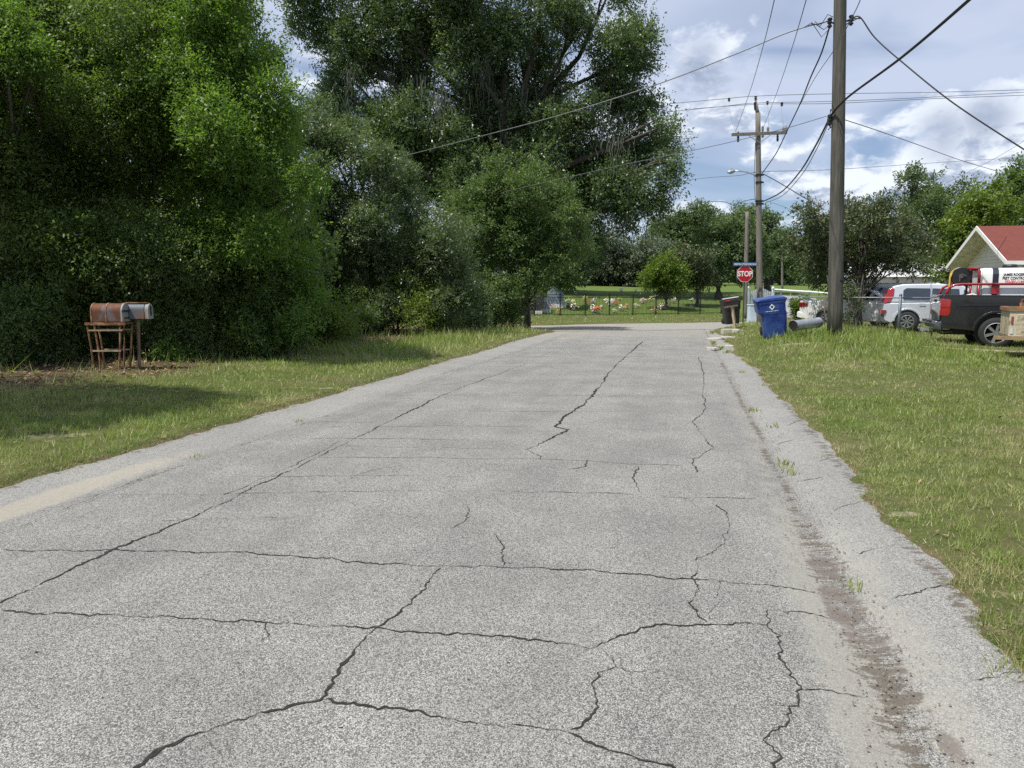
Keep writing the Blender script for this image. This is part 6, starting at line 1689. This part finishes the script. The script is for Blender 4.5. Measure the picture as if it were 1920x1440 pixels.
def build_hatch():
    """silver boxy hatchback, roof line rising to the rear, tall red lamps on the corners"""
    d = 25.5
    rz = R(-10.5)
    ax = Vector((math.cos(rz), math.sin(rz), 0)); side = Vector((-math.sin(rz), math.cos(rz), 0))
    ctr = onland(1703, d); org = ctr - ax * .78 + side * .80
    org.z = .29
    root = empty('silver_hatchback', org, rz); tag(root, 'boxy silver hatchback with tall red rear lamp, parked left of the black truck', 'car')
    sp = paint('car_silver', (.58, .61, .64), .35, 1.0, .32); hw = .89
    low = [(0.06, .34), (0.30, .24)] + [(p[0], p[1]) for p in reversed(arch(.78, .385, .24, 12, .33))] + [(1.4, .22), (2.9, .22)] + [(p[0], p[1]) for p in reversed(arch(3.30, .385, .24, 12, .33))] + [(3.95, .26), (4.08, .45), (4.06, .72), (3.9, .88), (3.2, 1.0), (.05, .95), (0.0, .62)]
    up = [(.05, .945), (3.15, .995), (2.75, 1.30), (2.35, 1.545), (1.6, 1.60), (.62, 1.59), (.30, 1.52), (.14, 1.2)]
    b_, wd = shell(low, up, hw, .95, 1.6, .15, root, sp, 'body', bevel=.05)
    panel([(.62, 1.08), (1.42, 1.07), (1.42, 1.44), (.72, 1.45), (.62, 1.38)], hw, wd, root, M_GLASS, 'side_window')
    panel([(1.48, 1.07), (2.3, 1.06), (2.26, 1.42), (1.48, 1.44)], hw, wd, root, M_GLASS, 'side_window')
    panel([(2.38, 1.06), (2.98, 1.06), (2.4, 1.40)], hw, wd, root, M_GLASS, 'side_window')
    g = MB(); g.prism([(-.70, 1.0), (.70, 1.0), (.60, 1.44), (-.60, 1.44)], .07, .10, 'x', lambda q: Vector((q.x + (q.z - 1.0) * .30 - .02, q.y, q.z))); g.build('rear_window', M_GLASS, root)
    for s in (-1, 1):
        g = MB(); g.prism([(.06, .93), (.24, .98), (.34, 1.20), (.36, 1.42), (.28, 1.46), (.17, 1.42), (.06, 1.1)], s * (hw - .16), s * (hw + .012), 'y', lambda q: Vector((q.x - .005, wd(q).y, q.z))); g.build('tail_light', M_RED, root, bevel=.015)
        g = MB(); outer = arch(.78, .45, .26, 14, .33); inner = arch(.78, .383, .26, 14, .33)
        for k in range(14): g.prism([outer[k], outer[k + 1], inner[k + 1], inner[k]], s * (hw - .03), s * (hw + .022))
        g.build('wheel_arch_lip', sp, root, bevel=.012)
    g = MB(); g.prism([(-.03, .30), (.10, .26), (.34, .26), (.36, .40), (.05, .58), (-.03, .56)], -.84, .84); bu = g.build('bumper', mat('bumper_grey', (.10, .105, .11), .5), root, bevel=.03)
    for s in (-1, 1):
        g = MB(); g.prism([(-.035, .56), (.10, .56), (.14, .70), (-.02, .72)], s * .66, s * .885); g.build('reflector', mat('lens_deep_red', (.22, .01, .02), .2, coat=1), bu, bevel=.01)
    g = MB(); g.box((1.20, -hw - .012, .93), (.20, .03, .035)); g.box((2.02, -hw - .012, .93), (.20, .03, .035)); g.build('door_handle', sp, root, bevel=.008)
    g = MB(); g.prism([(1.25, .36), (2.85, .36), (2.85, .43), (1.22, .43)], -hw - .014, -hw + .01); g.build('sill_trim', mat('trim_dark', (.03, .03, .032), .6), root)
    g = MB()
    for x in (1.45, 2.36): g.box((x, -hw - .001, .7), (.010, .012, .66))
    g.build('door_gap', M_BLACK, root)
    for (x, s) in ((.78, -1), (.78, 1), (3.30, -1), (3.30, 1)):
        g = MB(); g.lathe([(0, 0), (.38, 0), (.38, .2), (0, .2)], (x, s * (hw - .05) - (.2 if s > 0 else 0), .33), 'y', 20); g.build('wheel_well', M_BLACK, root)
        wheel(root, x, s * .80, .325, .21, .215, 8, M_RIM, s, twin=True)
build_hatch()

def build_wagon():
    """pale gold family car, mostly behind the crape myrtle stems"""
    d = 29.5; rz = R(-11)
    ax = Vector((math.cos(rz), math.sin(rz), 0))
    org = onland(1600, d)
    org.z = at(1640, 532, d).z - 1.72
    root = empty('gold_minivan', org, rz); tag(root, 'pale gold minivan with white roof behind the chain-link fence', 'car')
    gp_ = paint('car_gold', (.56, .56, .44), .15, 1.0, .35); hw = .95
    low = [(0.0, .36), (.2, .28)] + [(p[0], p[1]) for p in reversed(arch(.95, .40, .28, 10, .33))] + [(1.6, .25), (3.5, .25)] + [(p[0], p[1]) for p in reversed(arch(4.0, .40, .28, 10, .33))] + [(4.8, .3), (4.9, .6), (4.7, .9), (3.9, 1.05), (.0, 1.02)]
    up = [(.0, 1.015), (3.9, 1.045), (3.1, 1.60), (2.8, 1.70), (.4, 1.72), (.15, 1.6)]
    b_, wd = shell(low, up, hw, 1.02, 1.72, .14, root, gp_, 'body')
    for (a, c) in ((.25, 1.2), (1.28, 2.2), (2.28, 3.15)):
        panel([(a, 1.10), (c, 1.10), (c - (.25 if c > 3 else 0), 1.56), (a + .03, 1.58)], hw, wd, root, M_GLASS, 'side_window')
    panel([(.3, 1.60), (3.02, 1.60), (2.85, 1.69), (.42, 1.705)], hw, wd, root, mat('roof_white', (.75, .75, .72), .35, coat=.5), 'roof_edge')
    g = MB(); g.prism([(.3, 1.70), (3.0, 1.68), (2.8, 1.735), (.45, 1.75)], -.74, .74); g.build('roof', mat('roof_white', (.75, .75, .72), .35, coat=.5), root, bevel=.02)
    for s in (-1, 1):
        g = MB(); g.prism([(-.02, .85), (.10, .85), (.14, 1.35), (.02, 1.4)], s * .78, s * .955, 'y', wd); g.build('tail_light', M_RED, root)
    g = MB(); g.box((1.75, -hw - .012, .80), (.22, .03, .04)); g.box((2.5, -hw - .012, .80), (.2, .03, .04)); g.build('door_handle', gp_, root)
    g = MB(); g.prism([(.5, .46), (4.5, .46), (4.5, .50), (.5, .50)], -hw - .012, -hw); g.build('trim_strip', M_CHROME, root)
    for (x, s) in ((.95, -1), (.95, 1), (4.0, -1), (4.0, 1)):
        wheel(root, x, s * .85, .33, .21, .20, 7, M_RIM, s)
build_wagon()

def build_sedan():
    """white saloon seen by its tail, left of the pole"""
    d = 30.0; rz = R(-22)
    org = onland(1510, d)
    org.z = at(1520, 604, d).z - .12
    root = empty('white_sedan', org, rz); tag(root, 'white sedan with red tail lamps showing left of the nearest pole', 'car')
    wp = paint('car_white', (.72, .72, .70), .0, 1.0, .35); hw = .89
    low = [(0.05, .34), (.25, .25)] + [(p[0], p[1]) for p in reversed(arch(1.0, .37, .25, 10, .31))] + [(1.5, .22), (3.3, .22)] + [(p[0], p[1]) for p in reversed(arch(3.75, .37, .25, 10, .31))] + [(4.5, .28), (4.6, .6), (4.3, .82), (3.4, .92), (1.0, .98), (.12, 1.0), (-.02, .97), (0.0, .6)]
    up = [(.75, .975), (3.35, .925), (2.7, 1.36), (2.3, 1.45), (1.6, 1.43)]
    b_, wd = shell(low, up, hw, .95, 1.45, .22, root, wp, 'body', bevel=.045)
    panel([(1.2, 1.03), (2.05, 1.02), (2.05, 1.36), (1.62, 1.35)], hw, wd, root, M_GLASS, 'side_window'); panel([(2.12, 1.02), (3.0, 1.0), (2.55, 1.33), (2.12, 1.36)], hw, wd, root, M_GLASS, 'side_window')
    g = MB(); g.prism([(-.62, .99), (.62, .99), (.50, 1.38), (-.50, 1.38)], .0, .03, 'x', lambda q: Vector((q.x + .84 + (q.z - .99) * 1.85, q.y, q.z + .012))); g.build('rear_window', M_GLASS, root)
    for s in (-1, 1):
        g = MB(); g.prism([(-.03, .72), (.32, .76), (.30, .90), (-.03, .93)], s * .58, s * (hw + .008), 'y', wd); g.build('tail_light', M_RED, root, bevel=.02)
    g = MB(); g.prism([(-.08, .34), (.1, .30), (.3, .30), (.3, .46), (-.04, .58), (-.09, .54)], -.85, .85); g.build('bumper', wp, root, bevel=.03)
    g = MB(); g.box((-.015, 0, .78), (.02, .34, .14)); g.build('licence_plate', mat('plate_pale', (.6, .62, .6), .5), root)
    g = MB(); g.box((.1, 0, 1.035), (.14, 1.3, .02)); g.build('spoiler', wp, root, bevel=.006)
    for (x, s) in ((1.0, -1), (1.0, 1), (3.75, -1), (3.75, 1)):
        wheel(root, x, s * .80, .31, .2, .20, 5, M_RIM, s)
build_sedan()

def build_trailer():
    """rear corner of a pale ribbed utility trailer leaning in from the right edge"""
    d = 16.5; rz = R(-14)
    c0 = at(1890, 630, d)
    ax = Vector((math.cos(rz), math.sin(rz), 0)); side = Vector((-math.sin(rz), math.cos(rz), 0))
    g0 = onland(1890, d)
    root = empty('utility_trailer', (c0.x, c0.y, g0.z), rz); tag(root, 'corner of a beige ribbed utility trailer with rusty rim at the right edge', 'trailer')
    z0 = c0.z - g0.z; z1 = at(1882, 578, d).z - g0.z
    beige = mat('trailer_beige', (.50, .44, .32), .7, var=.12, dirt=(.24, .15, .08), dirtamt=.3, dscale=6)
    W, Ln = 1.5, 3.0
    for (nm, x, y, sx, sy) in (('side_panel', Ln / 2, 0, Ln, .04), ('side_panel', Ln / 2, W, Ln, .04), ('rear_panel', .02, W / 2, .04, W - .05), ('front_panel', Ln - .02, W / 2, .04, W - .05)):
        g = MB(); g.box((x, y, (z0 + z1) / 2), (sx, sy, z1 - z0))
        if nm == 'side_panel' and y == 0:
            n = 16
            for k in range(n): g.box((Ln / 2 + .06, -.022, z0 + .03 + (z1 - z0 - .16) * (k + .5) / n), (Ln - .16, .008, (z1 - z0 - .16) / n * .55))
        g.build(nm, beige, root, bevel=.004)
    g = MB()
    for y in (-.01, W + .01): g.box((Ln / 2, y, z1 - .02), (Ln + .06, .07, .09))
    g.box((0, W / 2, z1 - .02), (.07, W, .08)); g.build('top_rim', mat('rim_rusty', (.20, .14, .08), .85, var=.35, scale=9, dirt=(.35, .12, .05), dirtamt=.4), root)
    g = MB(); g.box((Ln / 2 - .12, -.01, z0 - .04), (Ln + .3, .08, .08)); g.box((Ln / 2, W, z0 - .04), (Ln, .08, .08)); g.box((Ln / 2, W / 2, z0 - .03), (Ln, W, .03)); g.build('frame_rail', mat('rail_brown', (.26, .18, .10), .85, var=.3), root)
    g = MB(); g.box((.055, -.03, z1 - .26), (.045, .02, .17)); g.build('marker_light', mat('lens_brown', (.22, .05, .03), .3, coat=1), root, bevel=.008)
    g = MB(); g.box((.30, -.028, z1 - .02), (.14, .02, .06)); g.build('marker_light', mat('lens_rust', (.30, .04, .02), .4), root, bevel=.008)
    g = MB(); g.box((.055, -.028, z0 + .12), (.05, .015, .14)); g.build('licence_plate', mat('plate_grey', (.5, .52, .52), .5), root)
    g = MB(); g.tube([(.2, .1, z1 + .02), (.22, .12, z1 + .18), (.30, .14, z1 + .20)], .02, 6); g.box((.24, .12, z1 + .10), (.12, .05, .05)); g.box((.3, .2, z1 + .04), (.2, .2, .06)); g.build('winch', M_RUST, root)
    wheel(root, 1.9, -.13, .33, .18, .2, 5, M_GALV, -1); wheel(root, 1.9, W + .13, .33, .18, .2, 5, M_GALV, 1)
    g = MB(); g.tube([(1.9, -.1, .33), (1.9, W + .1, .33)], .03, 8); g.box((1.9, W / 2, (z0 + .33) / 2), (.1, 1.1, z0 - .3)); g.build('axle', M_RUST, root)
build_trailer()

# ------------------------------------------------------------------ house with red roof
def build_house():
    d = 35.0; rz = R(3)
    apex = at(1832, 424, d); W = 6.4; Ln = 12.0; ov = .85; eo = .45
    org = Vector((apex.x, apex.y, lz(apex.x, apex.y)))
    root = empty('red_roofed_house', org, rz); tag(root, 'low cream clapboard house with a red shingle roof and front-left gable', 'house')
    H = apex.z - org.z; eave = at(1881, 490, d - 2.6).z - org.z
    rise = H - eave
    wallm = bpy.data.materials.new('cream_clapboard'); wallm.use_nodes = True
    b = NB(wallm.node_tree); b.n.clear(); out = b.new('ShaderNodeOutputMaterial')
    co = b.new('ShaderNodeTexCoord').outputs['Object']; sp = b.new('ShaderNodeSeparateXYZ'); b.put(sp.inputs[0], co)
    fr = b.m('FRACT', b.m('MULTIPLY', sp.outputs[2], 6.5))
    col = b.mix(b.noise(co, 2.5, 5), (.74, .72, .64), (.82, .80, .73)); col = b.mix(b.ss(b.noise(b.scalevec(co, (1, 1, .3)), 3, 6, .7), .66, .82), col, (.5, .48, .38))
    p = principled(b, color=col, rough=.75, spec=.3); bn = b.new('ShaderNodeBump'); bn.inputs['Strength'].default_value = .35; bn.inputs['Distance'].default_value = .01
    b.l.new(p.outputs[0], out.inputs[0])
    g = MB(); y0, y1 = -W / 2 + eo, W / 2 - eo
    g.prism([(y0, -.2), (y1, -.2), (y1, eave + rise * eo / (W / 2) - .12), (0, H - .14), (y0, eave + rise * eo / (W / 2) - .12)], ov, Ln - ov, 'x')
    k = 0
    while k * .155 < H - .5:                          # clapboards, each lapped over the one below
        z0_ = k * .155; zt_ = z0_ + .15
        yh = min(y1, (H - .16 - zt_) / (rise / (W / 2)))
        g.add([(ov - .004, -yh, zt_), (ov - .004, yh, zt_), (ov - .022, yh, z0_), (ov - .022, -yh, z0_), (ov, yh, z0_), (ov, -yh, z0_)], [(0, 1, 2, 3), (3, 2, 4, 5)])
        if zt_ < eave: g.add([(ov, y0 - .004, zt_), (Ln - ov, y0 - .004, zt_), (Ln - ov, y0 - .020, z0_), (ov, y0 - .020, z0_), (Ln - ov, y0, z0_), (ov, y0, z0_)], [(0, 1, 2, 3), (3, 2, 4, 5)])
        k += 1
    g.build('wall', wallm, root)
    roofm = bpy.data.materials.new('red_shingle'); roofm.use_nodes = True
    b = NB(roofm.node_tree); b.n.clear(); out = b.new('ShaderNodeOutputMaterial'); co = b.new('ShaderNodeTexCoord').outputs['Object']
    br = b.new('ShaderNodeTexBrick'); b.put(br.inputs['Vector'], b.scalevec(co, (1, 1, 1))); br.inputs['Scale'].default_value = 3.2
    b.put(br.inputs['Color1'], (.13, .034, .028)); b.put(br.inputs['Color2'], (.18, .050, .040)); b.put(br.inputs['Mortar'], (.08, .022, .02)); br.inputs['Mortar Size'].default_value = .02
    col = b.mix(b.m('MULTIPLY', b.noise(co, 1.2, 5), .6), br.outputs[0], (.19, .08, .065)); col = b.mix(b.m('MULTIPLY', b.noise(co, 40, 3), .4), col, (.15, .04, .03))
    p = principled(b, color=col, rough=.9, spec=.2); b.l.new(p.outputs[0], out.inputs[0])
    for s in (-1, 1):
        g = MB(); th = .12
        g.prism([(0, H), (s * W / 2, eave), (s * W / 2, eave - th), (0, H - th)], 0, Ln, 'x'); g.build('roof', roofm, root)
        g = MB(); g.prism([(0, H - th - .003), (s * (W / 2 - .02), eave - th - .003), (s * (W / 2 - .02), eave - th - .03), (0, H - th - .03)], .03, Ln - .03, 'x'); g.build('soffit', mat('soffit_cream', (.66, .63, .50), .8, var=.12, scale=2, dirt=(.4, .36, .25), dirtamt=.25), root)
        g = MB(); g.prism([(0, H + .01), (s * (W / 2 + .01), eave + .01), (s * (W / 2 + .01), eave - .19), (0, H - .19)], -.035, -.003, 'x'); g.build('bargeboard', M_WHITE, root)
        g = MB(); g.box((Ln / 2, s * (W / 2 + .02), eave - .08), (Ln, .03, .16)); g.build('fascia', M_WHITE, root)
    def window(x, z, w, h):
        g = MB(); g.box((x, y0 - .02, z), (w, .04, h)); f = g.build('window', M_GLASS, root)
        g = MB()
        for sx in (-1, 1): g.box((x + sx * (w / 2 + .04), y0 - .03, z), (.08, .06, h + .16))
        for sz in (-1, 1): g.box((x, y0 - .03, z + sz * (h / 2 + .04)), (w, .06, .08))
        g.box((x, y0 - .045, z), (w, .02, .04)); g.build('frame', M_WHITE, f)
    window(2.6, 1.7, 1.2, 1.3); window(5.2, 1.7, 1.2, 1.3); window(9, 1.7, 1.2, 1.3)
    g = MB(); g.box((7.1, y0 - .025, 1.05), (.95, .05, 2.1)); dr = g.build('door', mat('door_dark', (.08, .05, .04), .5), root)
    g = MB(); g.box((6.7, y0 - .08, 1.0), (.03, .06, .12)); g.build('handle', M_CHROME, dr)
    # pale outbuilding glimpsed through the trees
    p = onland(1640, 46)
    root = empty('pale_outbuilding', p, R(-6)); tag(root, 'pale outbuilding glimpsed through the crape myrtle foliage', 'building')
    g = MB(); g.box((1.4, 2, 1.3), (5.4, 3.5, 2.6)); g.build('wall', mat('wall_offwhite', (.68, .68, .64), .8, var=.08), root)
    g = MB(); g.prism([(.05, 2.62), (4.0, 2.62), (2.0, 3.5)], -1.5, 4.3, 'x'); g.build('roof', mat('roof_grey', (.5, .5, .5), .8), root)
    g = MB(); g.box((1.4, .235, 1.5), (.9, .05, 1.0)); g.build('window', M_GLASS, root)
build_house()

# far wood: one continuous mass on the skyline
def build_far_wood():
    rr = random.Random(77); bl = []
    for k in range(44):
        px = 900 + k * 26 + rr.uniform(-8, 8); d = 165 + rr.uniform(-10, 10)
        for (dy, r_) in ((0, 26), (22, 28)):
            bl.append((px, 492 + dy + rr.uniform(-8, 8), r_ + rr.uniform(-4, 5)))
    o = foliage('far_wood', [(p, r_) for p, r_ in PB(bl, 165, jit=8, seed=5)], 'far', leaf=.8, wid=.55, cover=.9, sprig=1.6, seed=501)
    tag(o, 'far-off dark belt of woods closing the view behind everything', 'woods', kind='stuff')
build_far_wood()
